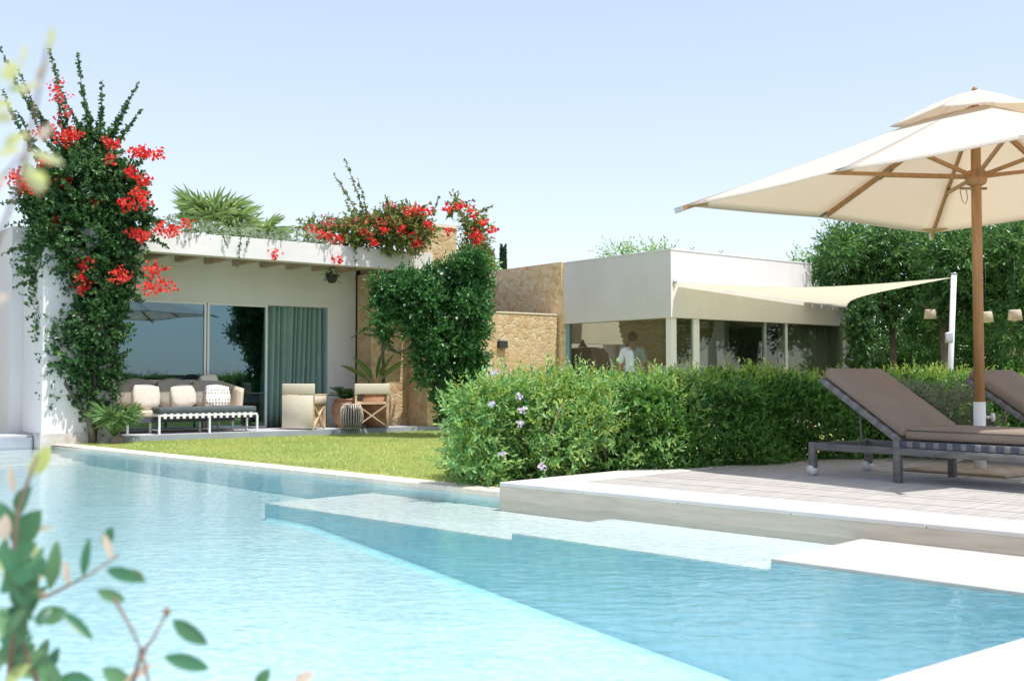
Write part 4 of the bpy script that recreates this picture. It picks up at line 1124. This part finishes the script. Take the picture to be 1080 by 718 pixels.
for x, y, rp in ((70, 147, 13), (78, 143, 8), (20, 188, 10), (34, 196, 12), (68, 192, 9), (152, 161, 8), (143, 162, 7), (166, 162, 6), (150, 190, 8), (147, 205, 8), (152, 214, 9), (138, 182, 6), (120, 152, 6), (90, 277, 9), (92, 303, 11), (86, 292, 6), (128, 290, 10), (165, 284, 10), (172, 300, 11), (158, 303, 9), (150, 248, 8), (170, 240, 8), (180, 244, 7), (140, 245, 7), (118, 168, 5), (46, 172, 6), (60, 235, 6), (100, 215, 5), (62, 258, 4), (134, 215, 7)):
    Yf = 15.45 + r.uniform(-.1, .2); flower_cluster(r, at(x, y, Yf), rp * Yf / FPX, int(16 + rp * 7), .055, M['fl_red'], bg_, bl_base)
for x, y, rp in ((60, 88, 9), (66, 105, 10), (58, 98, 7), (68, 118, 7), (60, 130, 6), (40, 140, 5), (22, 178, 7), (110, 148, 5)):
    Yf = 15.8; flower_cluster(r, at(x, y, Yf), rp * Yf / FPX, int(12 + rp * 3), .05, M['fl_pink'], bg_, bl_base)

# little fan palm at its foot
def fan_palm(name, label, base, n, rad, stalk, m, group=None, trunk=0, seed=1, up=.5, nl=16, lw=.03):
    rr = np.random.default_rng(seed); root = thing(name, label, 'palm', base, 0, group); prt = []; st = MB()
    for k in range(n):
        a = k * 2.399; e = up + rr.uniform(-.5, .9); d = Vector((math.cos(a), math.sin(a), e)).normalized()
        b0 = Vector((0, 0, trunk)); b1 = b0 + d * stalk * rr.uniform(.7, 1.1); st.tube([b0, b1], .012, 4)
        D0 = np.array(list(d)); s0 = nrm(np.cross(D0, [0, 0, 1.0])); n0 = np.cross(s0, D0); Ds = []
        for i in range(nl):
            an = (i / (nl - 1) - .5) * 3.6; Ds.append(D0 * math.cos(an) + s0 * math.sin(an) + n0 * .12 * rr.normal() - np.array([0, 0, .15]))
        Ln = rad * rr.uniform(.85, 1.1, nl); prt.append(leaves(np.tile(np.array(list(b1)), (nl, 1)), np.array(Ds), np.tile(n0, (nl, 1)), Ln, np.full(nl, lw), .35, .18))
    v_, f_ = merge(*prt); mesh_np('fan_leaves', v_, f_, m, root); st.build('leaf_stalks', m, root)
    if trunk: t_ = MB(); t_.tube([(0, 0, -.05), (.03, 0, trunk * .5), (0, 0, trunk)], [.14, .11, .10], 10); t_.build('trunk', M['bark'], root)
    return root
p = at(121, 464, 15.75); p.z = .03
fan_palm('fan_palm', 'small fan palm at the foot of the red bougainvillea', p, 24, .27, .36, M['lf_palm'], None, .12, 3, 1.5, 13, .024)
p = at(222, 300, 25); p.z = 0
fan_palm('fan_palm', 'bright fan palm rising highest behind the villa roof', p, 22, .62, .75, M['lf_palm2'], 'palms behind the villa roof', 4.30, 8, .75, 18, .06)
p = at(268, 300, 27); p.z = 0
fan_palm('fan_palm', 'smaller fan palm behind the roof, right of the tallest palm', p, 17, .55, .6, M['lf_palm2'], 'palms behind the villa roof', 4.35, 9, .7, 16, .06)
p = at(292, 300, 28.5); p.z = 0
fan_palm('fan_palm', 'lowest dull fan palm behind the roof, nearest the roof bougainvillea', p, 20, .45, .45, M['lf_creep'], 'palms behind the villa roof', 4.15, 10, .5, 14, .045)

# creeper trailing over the fascia
p0 = H(7.0, 16.25, 3.22)
cr = thing('roof_creeper', 'grey green creeper trailing over the pergola roof edge beside the tall bougainvillea', 'creeper', p0)
pts_ = []
for i in range(60):
    t = i / 59; x = 165 + 135 * t; pts_.append((x, 240 + 12 * t + r.normal() * 3.0, 7 + 5 * r.uniform()))
foliage('foliage', M['lf_creep'], r, PB(pts_, 16.75, .0, .9) if False else [((lambda q: (q.x, q.y, q.z))(H(5.7 + 3.0 * i / 59, 16.24 + r.uniform(-.06, .18), 3.27 + r.normal() * .04)), (.14, .13, .12)) for i in range(60)], 620, .11, 7, .05, .035, cr, p0, .4, (0, 0, .1), .6)
prt = []; stem = MB()
for u_, dz in ((6.75, .22), (7.05, .50), (7.2, .18), (9.1, .60)):
    a = H(u_, 16.06, 3.24); b_ = H(u_ + r.uniform(-.1, .1), 16.02, 3.24 - dz)
    lf, pts = shoot(r, a, b_, (0, 0, 0), .05, .036, 70); prt.append(lf); stem.tube(pts, .005, 4)
v_, f_ = merge(*prt); mesh_np('foliage', v_, f_, M['lf_boug'], cr, p0); stem.build('stems', M['bark_dark'], cr, p0)
for u_, z_ in ((6.15, 3.36), (7.62, 2.98), (8.75, 2.98), (8.62, 3.36)): flower_cluster(r, H(u_, 16.05, z_), .09, 40, .05, M['fl_red'], cr, p0)

# bougainvillea on the pergola roof
p0 = H(9.6, 16.5, 3.2)
b2 = thing('bougainvillea', 'sprawling red flowered bougainvillea on the pergola roof by the stone pillar', 'climbing plant', p0)
shape = [(330, 246, 9), (350, 247, 11), (372, 246, 14), (395, 246, 16), (415, 245, 19), (433, 246, 17), (430, 234, 12), (444, 243, 13), (410, 234, 12), (380, 240, 10), (499, 236, 9), (503, 248, 9), (500, 262, 11), (482, 217, 5), (506, 275, 9)]
foliage('foliage', M['lf_boug2'], r, PB(shape, 18.6, .25, 1.0), 1700, .20, 7, .075, .055, b2, p0, .5, (0, -.1, .35), .6)
prt = []; stem = MB()
for (q0, q1, b) in (((388, 240), (363, 167), .06), ((392, 240), (378, 190), .0), ((384, 240), (352, 184), .05), ((380, 242), (364, 212), 0), ((345, 243), (314, 232), .05), ((372, 240), (332, 228), .05), ((412, 232), (408, 208), 0), ((455, 228), (463, 208), .0), ((480, 222), (482, 207), 0), ((495, 235), (520, 218), .05), ((500, 238), (524, 243), .08), ((500, 250), (515, 262), .04), ((430, 230), (455, 214), .03), ((400, 235), (425, 215), .05), ((330, 246), (308, 240), .03), ((470, 232), (500, 212), .1)):
    lf, pts = shoot(r, at(*q0, 18.5), at(*q1, 18.5 + r.uniform(-.3, .3)), (0, 0, b), .085, .058, 85); prt.append(lf); stem.tube(pts, [.009 * (1 - .08 * i) for i in range(len(pts))], 5)
v_, f_ = merge(*prt); mesh_np('foliage', v_, f_, M['lf_boug2'], b2, p0); stem.build('stems', M['bark_dark'], b2, p0)
for x, y, rp in ((329, 243, 6), (337, 247, 5), (358, 253, 7), (387, 246, 5), (430, 223, 6), (440, 222, 7), (450, 223, 5), (425, 243, 7), (436, 249, 4), (452, 236, 6), (440, 257, 5), (404, 242, 5), (394, 256, 4), (472, 219, 5), (484, 217, 5), (498, 224, 6), (500, 245, 6), (506, 252, 5), (510, 235, 4), (520, 243, 4), (502, 258, 4), (473, 243, 3.5)):
    Yf = 18.2 if x < 460 else 17.7; flower_cluster(r, at(x, y, Yf), rp * Yf / FPX, int(12 + rp * 6), .055, M['fl_red'], b2, p0)
for x, y, rp in ((375, 235, 7), (392, 233, 8), (405, 234, 8), (345, 233, 7), (355, 237, 7), (412, 218, 5), (366, 238, 6), (420, 236, 6)):
    Yf = 18.3; flower_cluster(r, at(x, y, Yf), rp * Yf / FPX, int(8 + rp * 3), .045, M['fl_pink'], b2, p0)

# jasmine over the pillar
p0 = at(470, 453, 17.6); p0.z = .0
js = thing('jasmine_vine', 'dense glossy green jasmine with tiny white stars covering the stone pillar', 'climbing plant', p0)
shape = [(494, 284, 12), (478, 290, 14), (462, 297, 13), (446, 303, 12), (494, 303, 15), (474, 312, 18), (452, 316, 16), (432, 310, 14), (416, 303, 11), (402, 304, 8), (497, 325, 13), (478, 334, 18), (456, 338, 16), (440, 330, 11),
         (490, 350, 14), (470, 360, 17), (488, 376, 16), (468, 384, 13), (492, 394, 13), (472, 402, 13), (488, 412, 12), (470, 420, 10), (486, 430, 11), (474, 438, 8), (503, 350, 8), (502, 380, 8), (410, 322, 9), (404, 338, 7), (424, 324, 9), (448, 360, 9), (446, 378, 8), (448, 398, 6), (499, 342, 8), (493, 362, 8), (503, 312, 8), (500, 274, 7), (398, 318, 6), (406, 352, 5), (432, 326, 14), (438, 345, 10), (420, 312, 12), (428, 300, 10), (508, 296, 7), (506, 330, 7)]
foliage('foliage', M['lf_jas'], r, PB(shape, 17.35, .28, 1.0), 6000, .19, 8, .085, .044, js, p0, .5, (.1, -.1, .30), .5)
prt = []; stem = MB()
for (q0, q1, b) in (((408, 300), (403, 345), 0), ((408, 335), (370, 357), .03), ((404, 355), (384, 352), .0), ((404, 365), (432, 372), -.05), ((445, 380), (432, 405), 0), ((500, 300), (515, 290), .03), ((505, 330), (520, 322), .05), ((495, 360), (510, 352), .03), ((395, 300), (385, 290), .0), ((440, 350), (428, 362), 0), ((500, 280), (512, 265), 0), ((505, 310), (522, 306), .04)):
    lf, pts = shoot(r, at(*q0, 17.3), at(*q1, 17.3), (0, 0, b), .07, .04, 90); prt.append(lf); stem.tube(pts, .007, 4)
v_, f_ = merge(*prt); mesh_np('foliage', v_, f_, M['lf_jas'], js, p0)
stem.tube([at(403, 451, 19.35), at(405, 400, 19.3), at(403, 350, 19.2), at(410, 310, 18.6)], [.035, .03, .025, .02], 7)
stem.tube([at(404, 362, 19.2), at(420, 372, 19.0), at(432, 366, 18.5), at(445, 350, 17.9)], [.02, .02, .018, .015], 6)
stem.tube([at(472, 453, 17.4), at(470, 430, 17.4), at(474, 380, 17.4), at(470, 330, 17.4)], [.04, .035, .03, .02], 7)
stem.build('stems', M['bark_dark'], js, p0)
p_, d_ = blobs(r, PB(shape, 17.25, .15, .95), 240, .12); v_, f_ = leaves(p_ + d_ * .05, nrm(rdir(r, len(p_)) + d_), d_, r.uniform(.03, .06, len(p_)), r.uniform(.03, .05, len(p_)))
mesh_np('white_blossoms', v_, f_, M['fl_white'], js, p0)

# ------------------------------------------------------------------ hedges and shrubs in front of the pavilion
HD = np.array([.871, .491]); HP = np.array([-.491, .871]); H0 = np.array([-.10, 9.46])
def hpt(t, d, z): q = H0 + HD * t + HP * d; return Vector((q[0], q[1], z))
r = np.random.default_rng(31)
def wob(t, z, s):    # uneven clipped surface
    return .10 * np.sin(t * 2.1 + s) + .07 * np.sin(t * 5.3 + z * 4 + s * 2) + .05 * np.sin(z * 9 + t * 3.1)
def hedge_pts(n, t0, t1, dep, z0, z1, front=.5, top=.36, bulge=.0):
    k = r.uniform(size=n); t = r.uniform(t0, t1, n); z = r.uniform(z0, z1, n); d = r.uniform(0, dep, n)
    nr = np.zeros((n, 3)); a = k < front; b = (k >= front) & (k < front + top); c = (k >= front + top)
    dd = np.where(a, wob(t, z, 0) + r.uniform(-.02, .22, n), d); zz = np.where(b, z1 + wob(t, d, 1) * .6 - r.uniform(0, .16, n), z)
    zz = zz - .10 * np.clip(.15 - dd, 0, 1) * 0
    tt = np.where(c, t0 + wob(d, z, 2) * .6 + r.uniform(0, .25, n), t)
    P = np.column_stack([H0[0] + HD[0] * tt + HP[0] * dd, H0[1] + HD[1] * tt + HP[1] * dd, zz])
    nr[a] = [-HP[0], -HP[1], .25]; nr[b] = [0, 0, 1]; nr[c] = [-HD[0], -HD[1], .25]
    return P, nr
hg_b = hpt(4.5, .6, 0)
hg = thing('hedge', 'long clipped dark green hedge running behind the loungers', 'hedge', hg_b)
P, nr = hedge_pts(13000, 1.35, 9.2, 1.15, .02, .92, .62, .36)
D = nrm(nr + r.normal(size=P.shape) * .55 + np.array([0, 0, .3]))
v_, f_ = sprigs(r, P - D * .05, D, .13 * r.uniform(.6, 1.5, len(P)), 8, .070, .035, 1.0, .5)
mesh_np('foliage', v_, f_, M['lf_hedge'], hg, hg_b)
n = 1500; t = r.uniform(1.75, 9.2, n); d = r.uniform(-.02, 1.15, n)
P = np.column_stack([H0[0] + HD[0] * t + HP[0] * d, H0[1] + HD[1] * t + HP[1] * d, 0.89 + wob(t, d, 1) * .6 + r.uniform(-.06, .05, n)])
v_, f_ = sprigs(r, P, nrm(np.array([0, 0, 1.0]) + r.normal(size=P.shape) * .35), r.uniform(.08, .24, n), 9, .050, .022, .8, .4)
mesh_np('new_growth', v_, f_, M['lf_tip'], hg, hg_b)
st_ = MB()
for i in range(46):
    tt = 1.8 + i * .16; b0 = hpt(tt, .35 + r.uniform(-.2, .3), .05)
    st_.tube([b0, b0 + Vector((r.normal() * .08, r.normal() * .08, .4)), b0 + Vector((r.normal() * .15, r.normal() * .15, .85))], [.014, .011, .006], 5)
st_.build('branches', M['bark'], hg, hg_b)

pb_b = hpt(.6, .5, 0)
pbu = thing('plumbago_bush', 'loose pale green flowering bush overhanging the pool at the hedge end', 'bush', pb_b)
bl = []
for i in range(46):
    t = r.uniform(.12, 2.0); d = r.uniform(.05, 1.2); z = r.uniform(.12, .72); rad = r.uniform(.18, .27)
    q = hpt(t, d, z); bl.append(((q.x, q.y, q.z), (rad, rad, rad * .95)))
for px_, py_, rp in ((496, 434, 11), (502, 457, 12), (509, 480, 13), (517, 500, 9), (485, 440, 6), (500, 424, 10), (520, 418, 11), (484, 490, 6), (512, 512, 6), (540, 416, 13), (575, 415, 12), (610, 414, 13), (650, 416, 12), (690, 415, 12), (725, 416, 12)):
    Yk = 9.75 + (px_ - 520) * .0045; q = at(px_, py_, max(9.6, Yk)); R = rp * 9.8 / FPX * 1.35; bl.append(((q.x, q.y, q.z), (R, R, R)))
foliage('foliage', M['lf_plum'], r, bl, 7400, .19, 8, .072, .029, pbu, pb_b, .45, (0, -.1, .45), .5)
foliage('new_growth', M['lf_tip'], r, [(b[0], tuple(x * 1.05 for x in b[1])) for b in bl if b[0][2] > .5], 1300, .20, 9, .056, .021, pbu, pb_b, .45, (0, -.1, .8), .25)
st_ = MB()
for i in range(22):
    b0 = hpt(r.uniform(.2, 1.8), r.uniform(.1, .9), .02)
    st_.tube([b0, b0 + Vector((r.normal() * .1, r.normal() * .1, .35)), b0 + Vector((r.normal() * .2, r.normal() * .2, .75))], [.012, .009, .005], 5)
st_.build('branches', M['bark'], pbu, pb_b)
for px_, py_, rp in ((519, 393, 4), (518, 426, 3), (547, 418, 3), (551, 432, 3.2), (549, 447, 3), (531, 480, 3), (572, 492, 3.2)):
    q = at(px_, py_, 9.35); flower_cluster(r, q, rp * 9.4 / FPX, 26, .026, M['fl_lilac'], pbu, pb_b)

q = at(990, 470, 11.6); gs_b = Vector((q.x, q.y, 0))
gs = thing('grey_shrub', 'low silvery shrub between the two taupe loungers', 'shrub', gs_b)
bl = [((gs_b.x + r.uniform(-.4, .4), gs_b.y + r.uniform(-.3, .3), r.uniform(.35, .8)), (.22, .22, .2)) for _ in range(16)]
foliage('foliage', M['lf_grey'], r, bl, 2600, .10, 7, .034, .018, gs, gs_b, .4, (0, -.1, .5), .4)
st_ = MB()
for i in range(8): st_.tube([gs_b + Vector((r.normal() * .12, r.normal() * .1, .02)), gs_b + Vector((r.normal() * .25, r.normal() * .2, .6))], [.012, .005], 5)
st_.build('branches', M['bark'], gs, gs_b)

# climber at the pavilion's right end
q = at(906, 400, 21.5); vb_b = Vector((q.x, q.y, 0))
vv_ = thing('ivy_climber', 'dark ivy hanging at the end wall of the white pavilion under the sail', 'climbing plant', vb_b)
bl = PB([(905, 335, 9), (902, 350, 8), (908, 365, 9), (903, 380, 8), (910, 345, 8), (907, 395, 9), (912, 325, 8), (906, 410, 10), (905, 425, 10)], 21.0, .15)
foliage('foliage', M['lf_boug'], r, bl, 700, .16, 7, .085, .06, vv_, vb_b, .4, (0, -.2, -.1), .6)
st_ = MB(); st_.tube([vb_b, at(905, 390, 21.1), at(907, 330, 21.1)], [.03, .025, .012], 6); st_.build('stems', M['bark_dark'], vv_, vb_b)

# ------------------------------------------------------------------ trees
def tree(label, base, fork, limbs, bl, n, ll, lw, m, seed, cat='tree', group=None, trunk_r=.12, name='broadleaf_tree', sl=.35):
    global r
    r = np.random.default_rng(seed); root = thing(name, label, cat, base, 0, group)
    t_ = MB(); base = Vector(base); fork = Vector(fork)
    t_.tube([base - Vector((0, 0, .1)), base.lerp(fork, .5) + Vector((.04, .02, 0)), fork], [trunk_r * 1.25, trunk_r, trunk_r * .85], 10)
    for e in limbs:
        e = Vector(e); mid = fork.lerp(e, .5) + Vector((r.normal() * .1, r.normal() * .1, .1)); t_.tube([fork, mid, e], [trunk_r * .7, trunk_r * .5, trunk_r * .18], 7)
    t_.build('trunk', M['bark'], root, base)
    foliage('crown', m, r, bl, int(n * .88), sl, 7, ll, lw, root, base, .5, (0, -.05, .2), .75)
    return root
r = np.random.default_rng(41)
TG = 'broad leaved trees right of the pavilion'
q = at(941, 400, 22.5); b0 = Vector((q.x, q.y, 0))
A_bl = PB([(870, 292, 12), (888, 285, 20), (885, 262, 14), (905, 262, 20), (915, 290, 26), (935, 265, 24), (945, 290, 28), (960, 262, 20), (930, 315, 20), (965, 310, 24), (905, 310, 16), (895, 250, 9), (985, 285, 26), (925, 335, 12), (915, 350, 10)], 22.5, .9, 1.2)
A_bl += PB([(862, 282, 5), (873, 258, 6), (884, 246, 5), (868, 270, 6), (900, 246, 6), (925, 250, 8), (950, 250, 8)], 22.5, .5)
tree('leafy tree with a slim pale trunk beside the pavilion end wall', b0, at(941, 342, 22.5), [at(915, 290, 22.3), at(945, 280, 23), at(968, 300, 22.3), at(930, 310, 21.8)], A_bl, 3600, .125, .05, M['lf_tree'], 51, 'tree', TG, .07)
q = at(1000, 400, 21.0); b0 = Vector((q.x, q.y, 0))
B_bl = PB([(990, 262, 24), (1015, 275, 30), (1045, 262, 30), (1000, 300, 26), (1030, 305, 28), (1060, 290, 30), (1010, 330, 18), (1050, 325, 22), (985, 320, 16), (975, 345, 16), (1070, 260, 24)], 21.0, .9, 1.2)
tree('wide leafy tree with forked limbs standing behind the parasol pole', b0, at(996, 345, 21.0), [at(985, 315, 20.6), at(1010, 300, 21.4), at(1040, 290, 21), at(970, 320, 20.8)], B_bl, 3800, .125, .05, M['lf_tree'], 52, 'tree', TG, .12)
q = at(1100, 400, 20.0); b0 = Vector((q.x, q.y, 0))
C_bl = PB([(1085, 265, 30), (1110, 290, 34), (1080, 310, 28), (1130, 270, 34), (1150, 310, 30), (1090, 340, 22), (1160, 280, 30), (1070, 350, 16)], 20.0, .9, 1.2)
tree('leafy tree farthest from the pavilion, beyond the second lounger', b0, at(1100, 345, 20), [at(1080, 300, 19.8), at(1120, 280, 20.2), at(1140, 305, 20)], C_bl, 3000, .125, .05, M['lf_tree'], 53, 'tree', TG, .12)
r = np.random.default_rng(44)
for i, (px_, Y, lab) in enumerate(((905, 27.5, 'dark tall shrub directly behind the pavilion end wall'), (960, 27.5, 'dark tall shrub far behind the slim trunked tree'), (1010, 27, 'dark tall shrub far behind the forked tree'), (1065, 26.5, 'dark tall shrub far behind the tree lanterns'), (930, 24.5, 'dark shrub behind the slim trunked tree beside the pavilion'), (985, 24, 'dark shrub behind the forked tree, between sail post and slim trunked tree'), (1035, 23, 'dark shrub directly behind the lower parasol pole'), (1085, 23, 'dark shrub under the leafy tree farthest from the pavilion'))):
    q = at(px_, 400, Y); b0 = Vector((q.x, q.y, 0)); sh_ = thing('understorey_shrub', lab, 'shrub', b0, 0, 'dark shrubs under the trees')
    bl = [((b0.x + r.uniform(-.9, .9), b0.y + r.uniform(-.5, .5), r.uniform(.4, 2.2)), (.55, .5, .5)) for _ in range(14)]
    foliage('foliage', M['lf_tree'], r, bl, 1500, .25, 7, .12, .05, sh_, b0, .45, (0, -.1, .3), .5)
    st_ = MB()
    for k in range(5): st_.tube([b0 + Vector((r.normal() * .15, r.normal() * .15, -.02)), b0 + Vector((r.normal() * .5, r.normal() * .3, 1.6))], [.04, .015], 6)
    st_.build('trunk', M['bark'], sh_, b0)
# loose leafy trees showing over the pavilion roof
for i, (px_, py_, Y, lab) in enumerate(((655, 266, 30, 'wispy pale treetop over the pavilion roof, nearer the stone face'), (690, 262, 30, 'wispy pale treetop over the pavilion roof corner'), (850, 276, 27, 'yellow green treetop at the right end of the pavilion parapet'))):
    q = at(px_, 400, Y); b0 = Vector((q.x, q.y, 0))
    bl = PB([(px_ - 10, py_ + 5, 8), (px_ + 6, py_ + 4, 8), (px_, py_ + 12, 12), (px_ + 14, py_ + 9, 7)], Y, .5)
    tree(lab, b0, at(px_, py_ + 40, Y), [at(px_ - 10, py_ + 6, Y), at(px_ + 8, py_ + 5, Y)], bl, 110, .14, .05, M['lf_plum'], 60 + i, 'tree', 'treetops over the pavilion roof', .08, 'slender_tree', .45)
# cypresses and a small tree far behind the stone wall
for i, (px_, top, Y, wd, lab) in enumerate(((530.5, 261, 46, 4.2, 'dark narrow cypress, the taller of the pair beyond the stone wall'), (518, 265, 46, 3.6, 'dark narrow cypress, the shorter of the pair beyond the stone wall'))):
    q = at(px_, 400, Y); b0 = Vector((q.x, q.y, 0)); root = thing('cypress', lab, 'tree', b0, 0, 'cypresses beyond the stone wall')
    zt = at(px_, top, Y).z; n = 900; tt = r.uniform(0, 1, n) ** .8; rad = wd * Y / FPX * np.minimum(1, (1 - tt) * 2.2 + .05) * r.uniform(.6, 1.05, n); an = r.uniform(0, 2 * PI, n)
    P = np.column_stack([b0.x + rad * np.cos(an), b0.y + rad * np.sin(an), .3 + tt * (zt - .5)])
    v_, f_ = sprigs(r, P, np.column_stack([np.cos(an) * .35, np.sin(an) * .35, np.ones(n)]), .35, 5, .16, .07, .5, .2); mesh_np('crown', v_, f_, M['lf_cyp'], root, b0)
    t_ = MB(); t_.tube([b0 - Vector((0, 0, .1)), b0 + Vector((0, 0, zt * .8))], [.12, .03], 8); t_.build('trunk', M['bark'], root, b0)
q = at(511, 400, 38); b0 = Vector((q.x, q.y, 0))
tree('small bright tree left of the cypress pair, beyond the jasmine', b0, at(511, 330, 38), [at(506, 285, 38), at(515, 283, 38)], PB([(511, 276, 7), (506, 284, 8), (515, 284, 7), (511, 295, 9)], 38, .4), 420, .16, .07, M['lf_plum'], 71, 'tree', None, .1, 'small_tree', .3)

# lanterns hanging in the trees
for i, (px_, py_, Y, lab) in enumerate(((1040, 334, 17.6, 'pale tapered lantern hanging in the tree just right of the parasol pole'), (1070.5, 332, 17.6, 'pale tapered lantern hanging in the tree farthest from the sail post'), (981, 331, 20.0, 'dim amber lantern hanging in the tree left of the sail post'))):
    q = at(px_, py_, Y); ln = thing('tree_lantern', lab, 'lantern', q, 0, 'lanterns hanging in the trees')
    m_ = MB(); m_.lathe([(.085, .08), (.092, .06), (.115, -.09)], 20); m_.build('shade', M['lantern'], ln, solid=.004)
    m_ = MB(); m_.tube([(0, 0, .08), (0, 0, .9)], .005, 5); m_.tube([(-.085, 0, .08), (.085, 0, .08)], .004, 4); m_.build('cord', M['black'], ln)

# ------------------------------------------------------------------ foreground shrub at the lower left
def big_leaf(mb, p, d, nv, ln, wd):
    p, d, nv = Vector(p), Vector(d).normalized(), Vector(nv)
    s = d.cross(nv).normalized(); nv = s.cross(d)
    prof = ((0, .02), (.12, .50), (.32, .92), (.52, 1.0), (.72, .82), (.88, .48), (1, .03)); vs = []
    for t, w_ in prof:
        c = p + d * ln * t - nv * ln * .16 * t * t
        vs += [c - s * wd / 2 * w_ + nv * wd * .16 * w_, c, c + s * wd / 2 * w_ + nv * wd * .16 * w_]
    fs = []
    for i in range(len(prof) - 1):
        for k in (0, 1): fs.append((i * 3 + k, i * 3 + k + 1, (i + 1) * 3 + k + 1, (i + 1) * 3 + k))
    mb.add(vs, fs, True)
r = np.random.default_rng(81)
ob = Vector((-.82, 1.25, .045))
ol = thing('olive_shrub', 'young shrub with oval grey green leaves, blurred and closest of all by the pool', 'shrub', ob)
stems = MB(); gl = MB(); yl = MB(); dl = MB()
YF = 1.62
def branch(pts, Y, rad):
    P = [at(x, y, Y + dy) for x, y, dy in pts]; stems.tube(P, [rad * (1 - .5 * i / (len(P) - 1)) for i in range(len(P))], 6)
def pleaf(mb, x0, y0, x1, y1, Y, wpx, roll=.3, dy=0.0):
    a, b = at(x0, y0, Y), at(x1, y1, Y + dy); ln = (b - a).length
    big_leaf(mb, a, b - a, Vector((roll, -1, .35)), ln, wpx * Y / FPX)
branch([(5, 760, 0), (12, 690, 0), (18, 640, 0), (14, 590, 0), (18, 540, 0), (30, 505, 0), (40, 480, 0)], YF, .0045)
branch([(14, 660, 0), (28, 632, 0), (50, 628, .02), (70, 618, .02), (95, 605, .03), (125, 585, .03)], YF, .0035)
branch([(40, 720, 0), (28, 690, 0), (20, 660, 0)], YF, .004)
branch([(135, 740, 0), (148, 690, .01), (160, 675, .02), (176, 646, .02)], YF - .1, .0035)
branch([(120, 630, 0), (140, 665, 0), (150, 688, 0)], YF - .1, .0025)
branch([(150, 690, 0), (162, 740, 0)], YF - .1, .003)
for k in range(34):
    x0, y0 = r.uniform(-12, 46), r.uniform(600, 722); an = r.uniform(-2.6, -.4); ll_ = r.uniform(22, 40)
    pleaf(gl if k % 11 else yl, x0, y0, x0 + ll_ * math.cos(an), y0 + ll_ * math.sin(an), YF + r.uniform(-.08, .22), r.uniform(11, 20), r.uniform(-.8, .9), r.uniform(-.03, .03))
for a in ((18, 545, 28, 513, 24), (14, 575, 40, 540, 28), (10, 598, 34, 572, 26), (22, 610, 2, 575, 20), (52, 622, 61, 572, 15), (88, 608, 92, 567, 10), (112, 600, 152, 612, 14), (102, 622, 133, 634, 13), (66, 645, 97, 672, 12), (110, 575, 118, 556, 12), (138, 600, 152, 612, 9), (40, 660, 54, 640, 12), (18, 650, 40, 622, 22), (0, 625, 36, 596, 24),
          (182, 653, 217, 680, 18), (172, 692, 222, 704, 17), (24, 690, 0, 650, 24), (40, 690, 66, 735, 20), (62, 715, 100, 722, 20), (108, 705, 138, 722, 18), (30, 655, 8, 640, 16), (16, 700, 44, 712, 18), (0, 700, 22, 674, 22), (270, 722, 284, 706, 14), (46, 655, 66, 650, 12), (14, 560, 0, 530, 16)):
    pleaf(gl, *a[:4], YF + r.uniform(-.05, .06), a[4], r.uniform(-.5, .8), r.uniform(-.02, .02))
for a in ((32, 505, 42, 472, 12), (40, 500, 52, 470, 13), (6, 620, 10, 590, 10), (26, 585, 40, 575, 12), (5, 720, 30, 700, 16)):
    pleaf(yl, *a[:4], YF + r.uniform(-.04, .06), a[4], r.uniform(-.5, .8))
for a in ((16, 520, 8, 490, 9), (4, 570, 6, 542, 13), (118, 590, 110, 562, 8), (72, 618, 68, 590, 7), (28, 560, 55, 555, 7), (8, 660, 22, 640, 10), (130, 720, 160, 700, 9), (310, 722, 330, 708, 13)):
    pleaf(dl, *a[:4], YF + r.uniform(-.04, .08), a[4], r.uniform(-.5, .8))
for x, y in ((176, 645), (150, 687), (45, 628)):
    q = at(x, y, YF - .08); stems.lathe([(.001, -.006), (.005, -.003), (.006, 0), (.004, .005), (.001, .007)], 8, q)
# tall thin stem rising close to the lens, upper left
YN = 1.02
branch([(-60, 420, 0), (-30, 320, 0), (-5, 260, 0), (18, 200, 0), (30, 150, 0), (38, 110, 0), (48, 60, 0), (54, 30, 0)], YN, .0022)
branch([(-20, 230, 0), (0, 190, 0), (22, 165, 0), (60, 165, 0)], YN, .0018)
for a in ((52, 55, 55, 26, 8), (44, 85, 48, 62, 7), (24, 70, 26, 44, 6), (10, 88, 12, 62, 18), (0, 82, 22, 70, 16), (8, 95, 30, 92, 10), (-8, 110, 14, 110, 12), (24, 165, 40, 205, 14), (30, 160, 66, 170, 11), (4, 155, 26, 140, 14), (-4, 165, 22, 155, 12), (12, 150, 30, 140, 10), (34, 180, 50, 192, 12), (-5, 120, 12, 128, 12), (20, 100, 42, 85, 9), (36, 190, 48, 200, 10)):
    pleaf(yl, *a[:4], YN + r.uniform(-.05, .1), a[4], r.uniform(-.4, .6))
for a in ((38, 85, 50, 66, 9), (40, 150, 54, 130, 10), (2, 130, 12, 118, 8), (-6, 320, 6, 310, 10), (4, 200, -6, 180, 10)):
    pleaf(dl, *a[:4], YN + r.uniform(-.05, .1), a[4], r.uniform(-.4, .6))
stems.tube([ob, ob + Vector((.02, .06, .3)), at(5, 760, YF)], [.012, .009, .005], 7)
stems.tube([ob, ob + Vector((.05, -.10, .45)), at(-60, 420, YN)], [.012, .007, .0025], 7)
stems.tube([ob, ob + Vector((.12, .10, .30)), at(40, 720, YF), ], [.010, .007, .004], 7)
stems.tube([ob, ob + Vector((.22, .12, .25)), at(135, 740, YF - .1)], [.010, .007, .0035], 7)
stems.build('stems', M['bark'], ol, ob)
gl.build('foliage', M['lf_olive'], ol, ob); yl.build('young_leaves', M['lf_young'], ol, ob); dl.build('dry_leaves', M['lf_dry'], ol, ob)
